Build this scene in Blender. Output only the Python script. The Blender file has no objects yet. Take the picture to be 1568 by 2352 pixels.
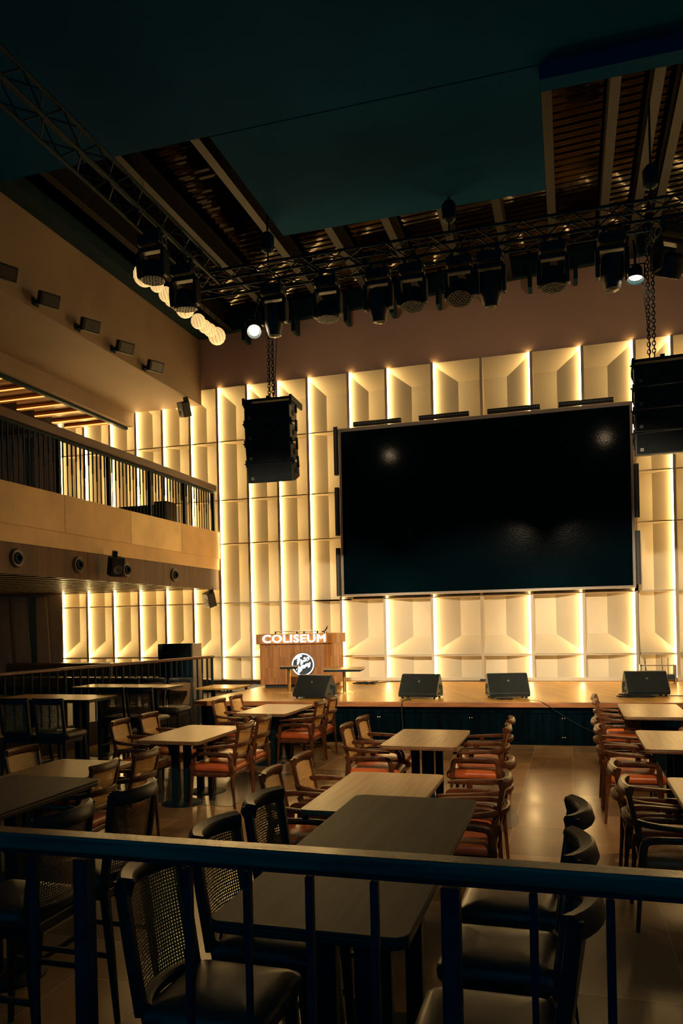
import bpy, bmesh, math, random
from mathutils import Vector, Matrix
random.seed(7)
R = math.radians
SC = bpy.context.scene
COL = SC.collection

# ------------------------------------------------------------------ camera
YAW, ROLL, FPX, VY, CH = -0.2877153, -0.02125112, 1769.15, 252.85, 2.0
fw = Vector((math.sin(YAW), math.cos(YAW), 0))
rt = Vector((math.cos(YAW), -math.sin(YAW), 0))
up = Vector((0, 0, 1))
r2 = rt * math.cos(ROLL) + up * math.sin(ROLL)
u2 = up * math.cos(ROLL) - rt * math.sin(ROLL)
cam = bpy.data.cameras.new('camera')
cam.sensor_fit = 'AUTO'
cam.sensor_width = 36
cam.lens = FPX / 2352 * 36
cam.shift_y = VY / 2352
cam.clip_start = 0.05
cam.clip_end = 200
co = bpy.data.objects.new('camera', cam)
COL.objects.link(co)
m = Matrix((r2, u2, -fw)).transposed().to_4x4()
m.translation = (0, 0, CH)
co.matrix_world = m
SC.camera = co

# ------------------------------------------------------------------ world, exposure
SC.view_settings.view_transform = 'Standard'
SC.view_settings.look = 'None'
SC.view_settings.gamma = 1
SC.view_settings.exposure = 0.0
SC.view_settings.use_curve_mapping = False
w = bpy.data.worlds.new('world')
SC.world = w
w.use_nodes = True
w.node_tree.nodes['Background'].inputs[0].default_value = (0.0, 0.54, 1.0, 1)
w.node_tree.nodes['Background'].inputs[1].default_value = 0.125
STRIP = 37.0         # emission strength of the LED strips
STAGE = 5600         # front-of-house wash on the stage, watts
FRONT = 950         # spots over the front tier aimed at the dining tables
LAMP = 75           # the two lit lamps on the truss
WARM = (1.0, 0.645, 0.245)


def spot(name, loc, tgt, watts, color, size, blend=0.5, rad=0.06):
    l = bpy.data.lights.new(name, 'SPOT')
    l.energy = watts
    l.color = color
    l.spot_size = R(size)
    l.spot_blend = blend
    l.shadow_soft_size = rad
    o = bpy.data.objects.new(name, l)
    COL.objects.link(o)
    o.location = loc
    o.rotation_euler = (Vector(tgt) - Vector(loc)).to_track_quat('-Z', 'Y').to_euler()
    return o


LAMPS = ((-4.72, 11.40, 6.66), (0.97, 11.40, 6.66))
spot('truss_lamp_beam', (LAMPS[0][0], 11.53, 6.62), (-3.6, 16.6, 7.1), LAMP, (1, 0.70, 0.42), 84, 0.9, 0.05)
spot('truss_lamp_beam', (LAMPS[1][0], 11.53, 6.62), (0.4, 16.6, 7.1), LAMP, (1, 0.70, 0.42), 84, 0.9, 0.05)
for xa, xb in ((-3.0, -5.3), (-1.6, -1.9), (-0.3, 1.2)):
    spot('stage_wash_beam', (xa, 0.9, 6.0), (xb, 16.6, 0.6), STAGE, (1, 0.80, 0.52), 24, 0.55, 0.1)
spot('front_beam', (-2.8, 0.9, 7.7), (-1.8, 9.5, 0.3), FRONT * 0.8, (1, 0.66, 0.34), 40, 0.9, 0.07)
spot('front_beam', (1.6, 0.9, 7.7), (-1.8, 9.2, 0.3), FRONT * 1.9, (1, 0.66, 0.34), 38, 0.9, 0.07)

# ------------------------------------------------------------------ materials
MATS = {}


def nodes_of(name):
    mt = bpy.data.materials.new(name)
    mt.use_nodes = True
    nt = mt.node_tree
    return mt, nt, nt.nodes['Principled BSDF'], nt.nodes.new, nt.links.new


def mat(name, col, rough=0.5, metal=0.0, var=0.0, scale=(8, 8, 8), bump=0.0, bscale=60, detail=4, spec=0.5, col2=None):
    mt, nt, b, N, L = nodes_of(name)
    b.inputs['Roughness'].default_value = rough
    b.inputs['Metallic'].default_value = metal
    b.inputs['Specular IOR Level'].default_value = spec
    tc = N('ShaderNodeTexCoord')
    mp = N('ShaderNodeMapping')
    mp.inputs['Scale'].default_value = scale
    L(tc.outputs['Object'], mp.inputs['Vector'])
    nz = N('ShaderNodeTexNoise')
    nz.inputs['Scale'].default_value = 1.0
    nz.inputs['Detail'].default_value = detail
    L(mp.outputs[0], nz.inputs['Vector'])
    mx = N('ShaderNodeMix')
    mx.data_type = 'RGBA'
    c2 = col2 or tuple(c * (1 - var) for c in col)
    c1 = col if col2 else tuple(min(1, c * (1 + var)) for c in col)
    mx.inputs[6].default_value = (*c1, 1)
    mx.inputs[7].default_value = (*c2, 1)
    rp = N('ShaderNodeValToRGB')
    rp.color_ramp.elements[0].position = 0.35
    rp.color_ramp.elements[1].position = 0.65
    L(nz.outputs[0], rp.inputs[0])
    L(rp.outputs[0], mx.inputs[0])
    L(mx.outputs[2], b.inputs['Base Color'])
    if bump:
        n2 = N('ShaderNodeTexNoise')
        n2.inputs['Scale'].default_value = bscale
        L(tc.outputs['Object'], n2.inputs['Vector'])
        bp = N('ShaderNodeBump')
        bp.inputs['Strength'].default_value = bump
        bp.inputs['Distance'].default_value = 0.01
        L(n2.outputs[0], bp.inputs['Height'])
        L(bp.outputs[0], b.inputs['Normal'])
    MATS[name] = mt
    return mt


def emit(name, col, s):
    mt, nt, b, N, L = nodes_of(name)
    b.inputs['Base Color'].default_value = (0.8, 0.8, 0.8, 1)
    b.inputs['Emission Color'].default_value = (*col, 1)
    b.inputs['Emission Strength'].default_value = s
    MATS[name] = mt
    return mt


M = MATS
mat('plaster', (0.56, 0.51, 0.39), 0.55, var=0.03, scale=(1.5, 1.5, 1.5))
mat('fin_paint', (0.52, 0.45, 0.33), 0.5, var=0.05, scale=(1, 1, 1))
mat('brown_paint', (0.70, 0.47, 0.33), 0.8, var=0.06, scale=(0.5, 0.5, 0.5))
mat('box_paint', (0.225, 0.158, 0.105), 0.75, var=0.1, scale=(0.6, 0.6, 0.6))
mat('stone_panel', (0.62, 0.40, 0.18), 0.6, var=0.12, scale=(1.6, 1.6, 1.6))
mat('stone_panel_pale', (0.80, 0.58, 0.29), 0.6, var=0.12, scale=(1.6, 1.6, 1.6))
mat('fascia_wood', (0.085, 0.032, 0.011), 0.5, spec=0.25, var=0.3, scale=(6, 6, 0.5))
mat('walnut', (0.105, 0.036, 0.012), 0.38, spec=0.4, var=0.35, scale=(14, 14, 14))
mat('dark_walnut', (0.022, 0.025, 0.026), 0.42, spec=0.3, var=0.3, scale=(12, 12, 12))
mat('table_top', (0.33, 0.20, 0.08), 0.36, var=0.14, scale=(26, 1.6, 8), bump=0.02, bscale=30)
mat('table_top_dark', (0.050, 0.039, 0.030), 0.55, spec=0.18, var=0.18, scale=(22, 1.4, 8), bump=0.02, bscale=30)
mat('table_edge', (0.25, 0.125, 0.055), 0.4, var=0.25, scale=(4, 4, 20))
mat('leather', (0.56, 0.125, 0.032), 0.32, var=0.25, scale=(3, 9, 5), bump=0.12, bscale=14)
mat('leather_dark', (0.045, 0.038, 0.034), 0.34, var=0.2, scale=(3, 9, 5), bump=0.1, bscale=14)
mat('rail_wood', (0.075, 0.060, 0.045), 0.27, spec=0.6, var=0.6, scale=(2.2, 30, 30), bump=0.06, bscale=40)
mat('balcony_rail', (0.085, 0.032, 0.013), 0.5, var=0.3, scale=(10, 1, 10))
mat('black_metal', (0.006, 0.022, 0.034), 0.5, var=0.2, spec=0.1)
mat('black_paint', (0.006, 0.022, 0.034), 0.7, var=0.2, spec=0.15)
mat('black_ceiling', (0.0, 0.045, 0.115), 0.7, var=0.15, scale=(0.4, 0.4, 0.4), spec=0.02)
mat('black_plastic', (0.009, 0.014, 0.017), 0.42, spec=0.35, var=0.2, bump=0.15, bscale=300)
mat('grille', (0.008, 0.011, 0.012), 0.55, var=0.2, spec=0.2, bump=0.4, bscale=500)
mat('chrome', (0.6, 0.5, 0.4), 0.25, metal=1)
mat('brass', (0.62, 0.42, 0.16), 0.3, metal=1)
mat('rack_steel', (0.30, 0.22, 0.15), 0.4)
mat('nosing_wood', (0.24, 0.085, 0.02), 0.4, var=0.25, scale=(3, 20, 20))
mat('beam_steel', (0.009, 0.008, 0.008), 0.5, spec=0.15, var=0.15, scale=(2, 2, 2))
mat('deck_metal', (0.028, 0.024, 0.021), 0.055, metal=1.0, var=0.1, scale=(2, 2, 2), bump=0.2, bscale=3.0)
mat('screen_frame', (0.40, 0.33, 0.26), 0.45, var=0.05)
mat('skirt', (0.0003, 0.003, 0.005), 0.6, spec=0.01, var=0.5, scale=(14, 14, 1.2))
mat('grey_panel', (0.20, 0.15, 0.11), 0.5, var=0.1)
mat('sofa', (0.035, 0.03, 0.028), 0.35, var=0.2, bump=0.1, bscale=12)
mat('curtain_cloth', (0.36, 0.33, 0.30), 0.85, var=0.12, scale=(3, 3, 0.4))
mat('blue_glass', (0.015, 0.085, 0.14), 0.25, var=0.3, scale=(0.5, 0.5, 0.5))
mat('baffle_wood', (0.50, 0.20, 0.055), 0.45, var=0.25, scale=(1, 12, 12))
mat('slat_dark', (0.03, 0.017, 0.011), 0.25, var=0.2)
mat('side_soffit', (0.55, 0.42, 0.24), 0.5)
mat('cone_grey', (0.12, 0.11, 0.10), 0.5)
mat('antenna', (0.03, 0.03, 0.03), 0.5)
mat('cable', (0.01, 0.012, 0.014), 0.55)
mat('logo_dark', (0.02, 0.06, 0.09), 0.4)
mat('lens', (0.01, 0.02, 0.03), 0.3, var=0.1)
emit('strip_light', WARM, STRIP)
emit('letter_light', (1.0, 0.90, 0.80), 2.0)
emit('logo_light', (0.86, 0.93, 1.0), 1.05)
emit('lantern_glow', (1.0, 0.66, 0.24), 0.9)
mt, nt, b, N, L = MATS['lantern_glow'], MATS['lantern_glow'].node_tree, MATS['lantern_glow'].node_tree.nodes['Principled BSDF'], MATS['lantern_glow'].node_tree.nodes.new, MATS['lantern_glow'].node_tree.links.new
tc = N('ShaderNodeTexCoord')
gr = N('ShaderNodeTexGradient')
gr.gradient_type = 'RADIAL'
mp = N('ShaderNodeMapping')
mp.inputs['Rotation'].default_value = (R(-35), 0, 0)
L(tc.outputs['Object'], mp.inputs['Vector'])
L(mp.outputs[0], gr.inputs[0])
mu = N('ShaderNodeMath'); mu.operation = 'MULTIPLY'; mu.inputs[1].default_value = 14
L(gr.outputs['Fac'], mu.inputs[0])
pp = N('ShaderNodeMath'); pp.operation = 'PINGPONG'; pp.inputs[1].default_value = 0.5
L(mu.outputs[0], pp.inputs[0])
cr = N('ShaderNodeValToRGB')
cr.color_ramp.elements[0].color = (0.62, 0.30, 0.07, 1)
cr.color_ramp.elements[1].color = (1.0, 0.70, 0.28, 1)
cr.color_ramp.elements[1].position = 0.35
L(pp.outputs[0], cr.inputs[0])
L(cr.outputs[0], b.inputs['Emission Color'])
emit('lamp_glow', (1.0, 0.8, 0.5), 40)
emit('baffle_added_glow', (1.0, 0.42, 0.09), 1.8)  # glow put into the batten edges, which only catch light
mat('dark_ring', (0.07, 0.045, 0.03), 0.45)
mat('flood_glass', (0.05, 0.045, 0.04), 0.3)


def wood_planks(name, c1, c2, cm, bw, bh, rough, axis='XY', rot=0):
    mt, nt, b, N, L = nodes_of(name)
    b.inputs['Roughness'].default_value = rough
    tc = N('ShaderNodeTexCoord')
    mp = N('ShaderNodeMapping')
    if axis == 'XZ':
        mp.inputs['Rotation'].default_value = (R(90), 0, rot)
    else:
        mp.inputs['Rotation'].default_value = (0, 0, rot)
    L(tc.outputs['Object'], mp.inputs['Vector'])
    br = N('ShaderNodeTexBrick')
    br.inputs['Color1'].default_value = (*c1, 1)
    br.inputs['Color2'].default_value = (*c2, 1)
    br.inputs['Mortar'].default_value = (*cm, 1)
    br.inputs['Scale'].default_value = 1
    br.inputs['Mortar Size'].default_value = 0.0022
    br.inputs['Mortar Smooth'].default_value = 0.3
    br.inputs['Bias'].default_value = 0
    br.inputs['Brick Width'].default_value = bw
    br.inputs['Row Height'].default_value = bh
    L(mp.outputs[0], br.inputs['Vector'])
    nz = N('ShaderNodeTexNoise')
    nz.inputs['Scale'].default_value = 2.2
    nz.inputs['Detail'].default_value = 6
    L(tc.outputs['Object'], nz.inputs['Vector'])
    mr = N('ShaderNodeMapRange')
    mr.inputs[1].default_value = 0.3
    mr.inputs[2].default_value = 0.7
    mr.inputs[3].default_value = 0.86
    mr.inputs[4].default_value = 1.10
    L(nz.outputs[0], mr.inputs[0])
    mx = N('ShaderNodeMix')
    mx.data_type = 'RGBA'
    mx.blend_type = 'MULTIPLY'
    mx.inputs[0].default_value = 1
    L(br.outputs[0], mx.inputs[6])
    L(mr.outputs[0], mx.inputs[7])
    L(mx.outputs[2], b.inputs['Base Color'])
    r = N('ShaderNodeMapRange')
    r.inputs[1].default_value = 0.3
    r.inputs[2].default_value = 0.7
    r.inputs[3].default_value = rough * 0.9
    r.inputs[4].default_value = rough * 1.12
    L(nz.outputs[0], r.inputs[0])
    L(r.outputs[0], b.inputs['Roughness'])
    MATS[name] = mt
    return mt


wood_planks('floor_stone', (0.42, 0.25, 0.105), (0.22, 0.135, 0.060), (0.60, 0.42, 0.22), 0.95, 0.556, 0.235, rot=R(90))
wood_planks('floor_dark', (0.11, 0.095, 0.07), (0.08, 0.07, 0.052), (0.05, 0.045, 0.04), 0.9, 0.5, 0.2)
wood_planks('stage_wood', (0.60, 0.33, 0.062), (0.45, 0.235, 0.040), (0.14, 0.06, 0.015), 1.3, 0.11, 0.33, rot=R(67))
wood_planks('podium_wood', (0.52, 0.225, 0.05), (0.33, 0.125, 0.027), (0.24, 0.09, 0.02), 0.42, 0.034, 0.42, axis='XZ', rot=R(90))


def cane_material():
    mt, nt, b, N, L = nodes_of('cane')
    b.inputs['Base Color'].default_value = (0.95, 0.58, 0.18, 1)
    b.inputs['Roughness'].default_value = 0.5
    tc = N('ShaderNodeTexCoord')
    mp = N('ShaderNodeMapping')
    mp.inputs['Scale'].default_value = (0, 1 / 0.0125, 1 / 0.0125)
    L(tc.outputs['Object'], mp.inputs['Vector'])
    fr = N('ShaderNodeVectorMath')
    fr.operation = 'FRACTION'
    L(mp.outputs[0], fr.inputs[0])
    sb = N('ShaderNodeVectorMath')
    sb.operation = 'SUBTRACT'
    sb.inputs[1].default_value = (0, 0.5, 0.5)
    L(fr.outputs[0], sb.inputs[0])
    ln = N('ShaderNodeVectorMath')
    ln.operation = 'LENGTH'
    L(sb.outputs[0], ln.inputs[0])
    gt = N('ShaderNodeMath')
    gt.operation = 'GREATER_THAN'
    gt.inputs[1].default_value = 0.28
    L(ln.outputs['Value'], gt.inputs[0])
    L(gt.outputs[0], b.inputs['Alpha'])
    MATS['cane'] = mt
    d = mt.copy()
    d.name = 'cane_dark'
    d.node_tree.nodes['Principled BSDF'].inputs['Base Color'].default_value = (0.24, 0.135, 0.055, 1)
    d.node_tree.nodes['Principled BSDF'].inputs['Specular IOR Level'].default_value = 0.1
    MATS['cane_dark'] = d


cane_material()


def screen_material():
    mt, nt, b, N, L = nodes_of('led_screen')
    b.inputs['Base Color'].default_value = (0.001, 0.007, 0.011, 1)
    b.inputs['Roughness'].default_value = 0.10
    b.inputs['Specular IOR Level'].default_value = 0.022
    tc = N('ShaderNodeTexCoord')
    nz = N('ShaderNodeTexNoise')
    nz.inputs['Scale'].default_value = 45
    nz.inputs['Detail'].default_value = 2
    L(tc.outputs['Object'], nz.inputs['Vector'])
    bp = N('ShaderNodeBump')
    bp.inputs['Strength'].default_value = 0.25
    bp.inputs['Distance'].default_value = 0.002
    L(nz.outputs[0], bp.inputs['Height'])
    L(bp.outputs[0], b.inputs['Normal'])
    MATS['led_screen'] = mt


screen_material()

# ------------------------------------------------------------------ mesh helpers


def box(bm, x0, x1, y0, y1, z0, z1, mtx=None):
    vs = [bm.verts.new(Vector(p)) for p in
          ((x0, y0, z0), (x1, y0, z0), (x1, y1, z0), (x0, y1, z0), (x0, y0, z1), (x1, y0, z1), (x1, y1, z1), (x0, y1, z1))]
    if mtx:
        for v in vs:
            v.co = mtx @ v.co
    for f in ((0, 3, 2, 1), (4, 5, 6, 7), (0, 1, 5, 4), (1, 2, 6, 5), (2, 3, 7, 6), (3, 0, 4, 7)):
        bm.faces.new([vs[i] for i in f])
    return vs


def sweep(bm, pts, ws, hs, side=(0, 1, 0), n=8, sq=2.6, closed=False):
    """super-ellipse tube along pts; ws along 'side', hs across"""
    P = [Vector(p) for p in pts]
    k = len(P)
    if not isinstance(ws, (list, tuple)):
        ws = [ws] * k
    if not isinstance(hs, (list, tuple)):
        hs = [hs] * k
    rings = []
    for i in range(k):
        if closed:
            t = P[(i + 1) % k] - P[i - 1]
        else:
            t = P[min(i + 1, k - 1)] - P[max(i - 1, 0)]
        t.normalize()
        s = Vector(side[i] if isinstance(side[0], (list, tuple, Vector)) else side)
        s = (s - t * s.dot(t))
        if s.length < 1e-4:
            s = t.orthogonal()
        s.normalize()
        h = t.cross(s)
        ring = []
        for j in range(n):
            a = 2 * math.pi * (j + 0.5) / n
            c, d = math.cos(a), math.sin(a)
            c = math.copysign(abs(c) ** (2 / sq), c)
            d = math.copysign(abs(d) ** (2 / sq), d)
            ring.append(bm.verts.new(P[i] + s * c * ws[i] / 2 + h * d * hs[i] / 2))
        rings.append(ring)
    rr = range(k) if closed else range(k - 1)
    for i in rr:
        a, b = rings[i], rings[(i + 1) % k]
        for j in range(n):
            bm.faces.new((a[j], a[(j + 1) % n], b[(j + 1) % n], b[j]))
    if not closed:
        bm.faces.new(rings[0][::-1])
        bm.faces.new(rings[-1])


def tube(bm, pts, r, n=8, closed=False):
    sweep(bm, pts, 2 * r, 2 * r, side=(0.31, 0.22, 0.93) if True else None, n=n, sq=2, closed=closed)


def lathe(bm, prof, n=24, mtx=None, cap=True):
    rings = []
    for r, z in prof:
        ring = []
        for j in range(n):
            a = 2 * math.pi * j / n
            v = Vector((r * math.cos(a), r * math.sin(a), z))
            ring.append(bm.verts.new(mtx @ v if mtx else v))
        rings.append(ring)
    for a, b in zip(rings, rings[1:]):
        for j in range(n):
            bm.faces.new((a[j], a[(j + 1) % n], b[(j + 1) % n], b[j]))
    if cap:
        bm.faces.new(rings[0][::-1])
        bm.faces.new(rings[-1])


def prism(bm, poly, h0, h1, mtx=None):
    """extrude 2-D polygon (x,y) from z=h0 to h1"""
    a = [bm.verts.new((mtx @ Vector((x, y, h0))) if mtx else Vector((x, y, h0))) for x, y in poly]
    b = [bm.verts.new((mtx @ Vector((x, y, h1))) if mtx else Vector((x, y, h1))) for x, y in poly]
    n = len(poly)
    bm.faces.new(a[::-1])
    bm.faces.new(b)
    for i in range(n):
        bm.faces.new((a[i], a[(i + 1) % n], b[(i + 1) % n], b[i]))


def rrect(x0, x1, y0, y1, r, n=5):
    out = []
    for cx, cy, a0 in ((x1 - r, y1 - r, 0), (x0 + r, y1 - r, 90), (x0 + r, y0 + r, 180), (x1 - r, y0 + r, 270)):
        for i in range(n + 1):
            a = R(a0 + 90 * i / n)
            out.append((cx + r * math.cos(a), cy + r * math.sin(a)))
    return out


def link(name, bm, m, parent=None, smooth=False, bevel=0.0, seg=2):
    bmesh.ops.recalc_face_normals(bm, faces=bm.faces[:])
    me = bpy.data.meshes.new(name)
    bm.to_mesh(me)
    bm.free()
    o = bpy.data.objects.new(name, me)
    COL.objects.link(o)
    me.materials.append(M[m] if isinstance(m, str) else m)
    if parent:
        o.parent = parent
    if smooth:
        for p in me.polygons:
            p.use_smooth = True
        if smooth != 'full':
            md = o.modifiers.new('edges', 'EDGE_SPLIT')
            md.split_angle = R(40)
    if bevel:
        md = o.modifiers.new('bevel', 'BEVEL')
        md.width = bevel
        md.segments = seg
        md.limit_method = 'ANGLE'
    return o


def tag(o, label=None, cat=None, group=None, kind=None):
    if label:
        o['label'] = label
    if cat:
        o['category'] = cat
    if group:
        o['group'] = group
    if kind:
        o['kind'] = kind
    return o


def thing(name, label, cat, loc=(0, 0, 0), rz=0, group=None):
    o = bpy.data.objects.new(name, None)
    o.empty_display_size = 0.1
    COL.objects.link(o)
    o.location = loc
    o.rotation_euler = (0, 0, rz)
    return tag(o, label, cat, group)


def kids(o):
    return [c for c in bpy.data.objects if c.parent == o]


def dup(root, loc, rz, label, group=None):
    r = root.copy()
    COL.objects.link(r)
    r.location = loc
    r.rotation_euler = (0, 0, rz)
    r['label'] = label
    if group:
        r['group'] = group
    for ch in kids(root):
        c = ch.copy()
        COL.objects.link(c)
        c.parent = r
        for g in kids(ch):
            d = g.copy()
            COL.objects.link(d)
            d.parent = c
    return r


def struct(name, bm, m, parent=None, **k):
    o = link(name, bm, m, parent, **k)
    if not parent:
        o['kind'] = 'structure'
    return o


NB = bmesh.new

# ------------------------------------------------------------------ structure: floor, tier, stage
bm = NB(); box(bm, -14.5, 6, 1.0, 17.2, -0.1, 0)
fl = struct('floor', bm, 'floor_stone')
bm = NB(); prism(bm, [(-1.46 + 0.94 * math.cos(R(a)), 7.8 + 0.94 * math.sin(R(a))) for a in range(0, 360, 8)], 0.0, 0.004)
struct('floor_dark_disc', bm, 'floor_dark')  # thin dark disc on the floor around the centre table
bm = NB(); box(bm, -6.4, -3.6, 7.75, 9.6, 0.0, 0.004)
struct('floor_dark_rect', bm, 'floor_dark')  # thin dark rectangle on the floor by the left table
# raised tiers: behind the front railing, and under the balcony
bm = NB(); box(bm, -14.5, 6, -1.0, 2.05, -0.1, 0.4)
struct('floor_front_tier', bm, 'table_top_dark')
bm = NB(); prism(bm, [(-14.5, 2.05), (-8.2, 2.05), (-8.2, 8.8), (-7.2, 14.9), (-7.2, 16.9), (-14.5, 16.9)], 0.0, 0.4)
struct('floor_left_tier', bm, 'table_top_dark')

# stage: deck with timber nosing, dark skirting in panels
SF = lambda x: 12.12 + 0.05 * (x + 6.3)


st = thing('stage', 'low timber stage with golden plank deck and black panelled front', 'stage')
st['kind'] = 'structure'
bm = NB(); prism(bm, [(-6.25, SF(-6.25)), (5, SF(5)), (5, 16.98), (-6.25, 16.98)], 0.60, 0.68)
link('deck', bm, 'stage_wood', st)
bm = NB()
for x0, x1 in ((-6.27, 5),):
    prism(bm, [(x0, SF(x0) - 0.03), (x1, SF(x1) - 0.03), (x1, SF(x1) - 0.002), (x0, SF(x0) - 0.002)], 0.60, 0.684)
prism(bm, [(-6.28, SF(-6.28) - 0.03), (-6.252, SF(-6.28) - 0.03), (-6.252, 16.5), (-6.28, 16.5)], 0.60, 0.684)
link('nosing', bm, 'nosing_wood', st, bevel=0.008)
bm = NB()
prism(bm, [(-6.2, SF(-6.2) + 0.1), (5, SF(5) + 0.1), (5, 16.9), (-6.2, 16.9)], 0.0, 0.60)
for x in (-6.1, -4.5, -3.05, -1.55, -0.12, 1.35, 2.8, 4.2):
    prism(bm, [(x - 0.03, SF(x) + 0.075), (x + 0.03, SF(x) + 0.08), (x + 0.03, SF(x) + 0.11), (x - 0.03, SF(x) + 0.11)], 0.0, 0.6)
prism(bm, [(-6.2, SF(-6.2) + 0.07), (5, SF(5) + 0.07), (5, SF(5) + 0.11), (-6.2, SF(-6.2) + 0.11)], 0.0, 0.06)
prism(bm, [(-6.2, SF(-6.2) + 0.08), (5, SF(5) + 0.08), (5, SF(5) + 0.11), (-6.2, SF(-6.2) + 0.11)], 0.50, 0.60)
link('skirting', bm, 'skirt', st)
bm = NB()
for x in (-4.5, -3.05, -1.55, -0.12, 1.35, 2.8):
    for z in (0.12, 0.42):
        for dx in (-0.018, 0.018):
            lathe(bm, [(0.008, 0), (0.008, 0.008), (0.002, 0.01)], 8, Matrix.Translation((x + dx, SF(x) + 0.078, z)) @ Matrix.Rotation(R(90), 4, 'X'))
link('latch', bm, 'chrome', st)

# ------------------------------------------------------------------ structure: back wall with folded cladding
YF, YB = 16.60, 16.92
ROWS = [0.70, 1.23, 2.50, 3.89, 4.92, 6.30, 7.57]
wall = thing('wall_back', 'tall back wall of folded cream panels lit by upright LED strips', 'wall')
wall['kind'] = 'structure'
bm = NB(); box(bm, -14.5, 5.2, 16.98, 17.15, 0, 9.8)
link('backing', bm, 'plaster', wall)
bm = NB(); box(bm, -8.3, 5.2, 16.67, 16.975, 7.58, 9.6)
for x in (-2.7, -0.05, 1.35, 2.05, 3.4):
    pass
link('upper_wall', bm, 'brown_paint', wall)
bm = NB(); box(bm, -6.2, 5.2, 16.56, 16.60, 0.684, 0.76)
link('sill', bm, 'plaster', wall, bevel=0.006)


def bay_cell(bm, xs, xo, xf, z0, z1, kind):
    """one folded cell: facet from the strip side xs back to fold xf, flat to xo"""
    ya = YF + 0.055
    V = lambda x, y, z: bm.verts.new((x, y, z))
    if kind == 'top':
        zt, zb = z1, z1 - 0.37
        za = zt - 0.37 * (ya - YF - 0.02) / (YB - YF - 0.02)
        bm.faces.new([V(xs, ya, z0), V(xf, YB, z0), V(xf, YB, zb), V(xs, ya, za)])
        bm.faces.new([V(xf, YB, z0), V(xo, YB, z0), V(xo, YB, zb), V(xf, YB, zb)])
        bm.faces.new([V(xs, ya, za), V(xf, YB, zb), V(xo, YB, zb), V(xo, YF + 0.02, zt), V(xs, YF + 0.02, zt)])
    elif kind == 'hopper':
        zb, zt = z0 + 0.02, z0 + 0.42
        za = zb + 0.40 * (ya - YF - 0.02) / (YB - YF - 0.02)
        bm.faces.new([V(xs, ya, za), V(xf, YB, zt), V(xf, YB, z1), V(xs, ya, z1)])
        bm.faces.new([V(xf, YB, zt), V(xo, YB, zt), V(xo, YB, z1), V(xf, YB, z1)])
        bm.faces.new([V(xs, ya, za), V(xs, YF + 0.02, zb), V(xo, YF + 0.02, zb), V(xo, YB, zt), V(xf, YB, zt)])
    else:
        bm.faces.new([V(xs, ya, z0), V(xf, YB, z0), V(xf, YB, z1), V(xs, ya, z1)])
        bm.faces.new([V(xf, YB, z0), V(xo, YB, z0), V(xo, YB, z1), V(xf, YB, z1)])


FIN = 0.056
strips_done = []


def fin(x, z0, z1):
    bm = NB(); box(bm, x - FIN / 2, x + FIN / 2, YF, 16.975, z0, z1)
    link('fin', bm, 'fin_paint', wall)


def strip(x, z0, z1, label):
    o = NB(); box(o, x - 0.0115, x + 0.0115, YF + 0.004, YF + 0.045, z0, z1)
    o = link('led_strip', o, 'strip_light')
    tag(o, label, 'light', 'LED strips on the back wall')


def bay(x0, x1, side, frac, rows, first_top=True, skip_low=False):
    """x0,x1 fin centres; side -1: strip by x0, +1: strip by x1"""
    a, b = x0 + FIN / 2, x1 - FIN / 2
    xs, xo = (a, b) if side < 0 else (b, a)
    xf = xs + (xo - xs) * frac
    bm = NB()
    for i in range(len(rows) - 1):
        z0, z1 = rows[i], rows[i + 1]
        k = 'top' if abs(z1 - 7.57) < 0.01 else ('hopper' if abs(z0 - 1.23) < 0.01 else 'mid')
        bay_cell(bm, xs, xo, xf, z0, z1, k)
    sm = NB()
    for z in rows:
        if z > 7.5:
            continue
        t = 0.024 if abs(z - 1.23) > 0.01 else 0.03
        box(sm, min(xs, xo), max(xs, xo), YF + 0.002, 16.93, z - t / 2, z + t / 2)
    link('panel', bm, 'plaster', wall)
    link('seam', sm, 'fin_paint', wall)


FX = [-12.25, -11.51, -10.77, -10.05, -9.32, -8.58, -7.865, -7.11, -6.36, -5.62]
for i, x in enumerate(FX):
    fin(x, 0.70, 7.58)
nth = ['leftmost', 'second from the left', 'third from the left', 'fourth from the left', 'fifth from the left', 'sixth from the left']
for i in range(6):
    bay(FX[i], FX[i + 1], -1, 0.40, ROWS)
    strip(FX[i] + 0.046, 0.74, 7.56, 'upright LED strip on the back wall behind the balcony, %s' % nth[i])
nm = ['beside the end of the balcony', 'behind the left edge of the hanging speaker stack', 'rising above the middle of the hanging speaker stack', 'between the hanging speaker stack and the big screen']
XL = FX[6:] + [-4.86]
for i in range(4):
    if i < 3:
        bay(XL[i], XL[i + 1], -1, 0.46, ROWS)
    else:
        bay(XL[i], -4.65, -1, 0.37, ROWS[2:])
        bay(XL[i], -4.915, -1, 0.50, ROWS[:3])
    strip(XL[i] + 0.046, 0.74, 7.57, 'tall LED strip on the back wall ' + nm[i])
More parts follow.
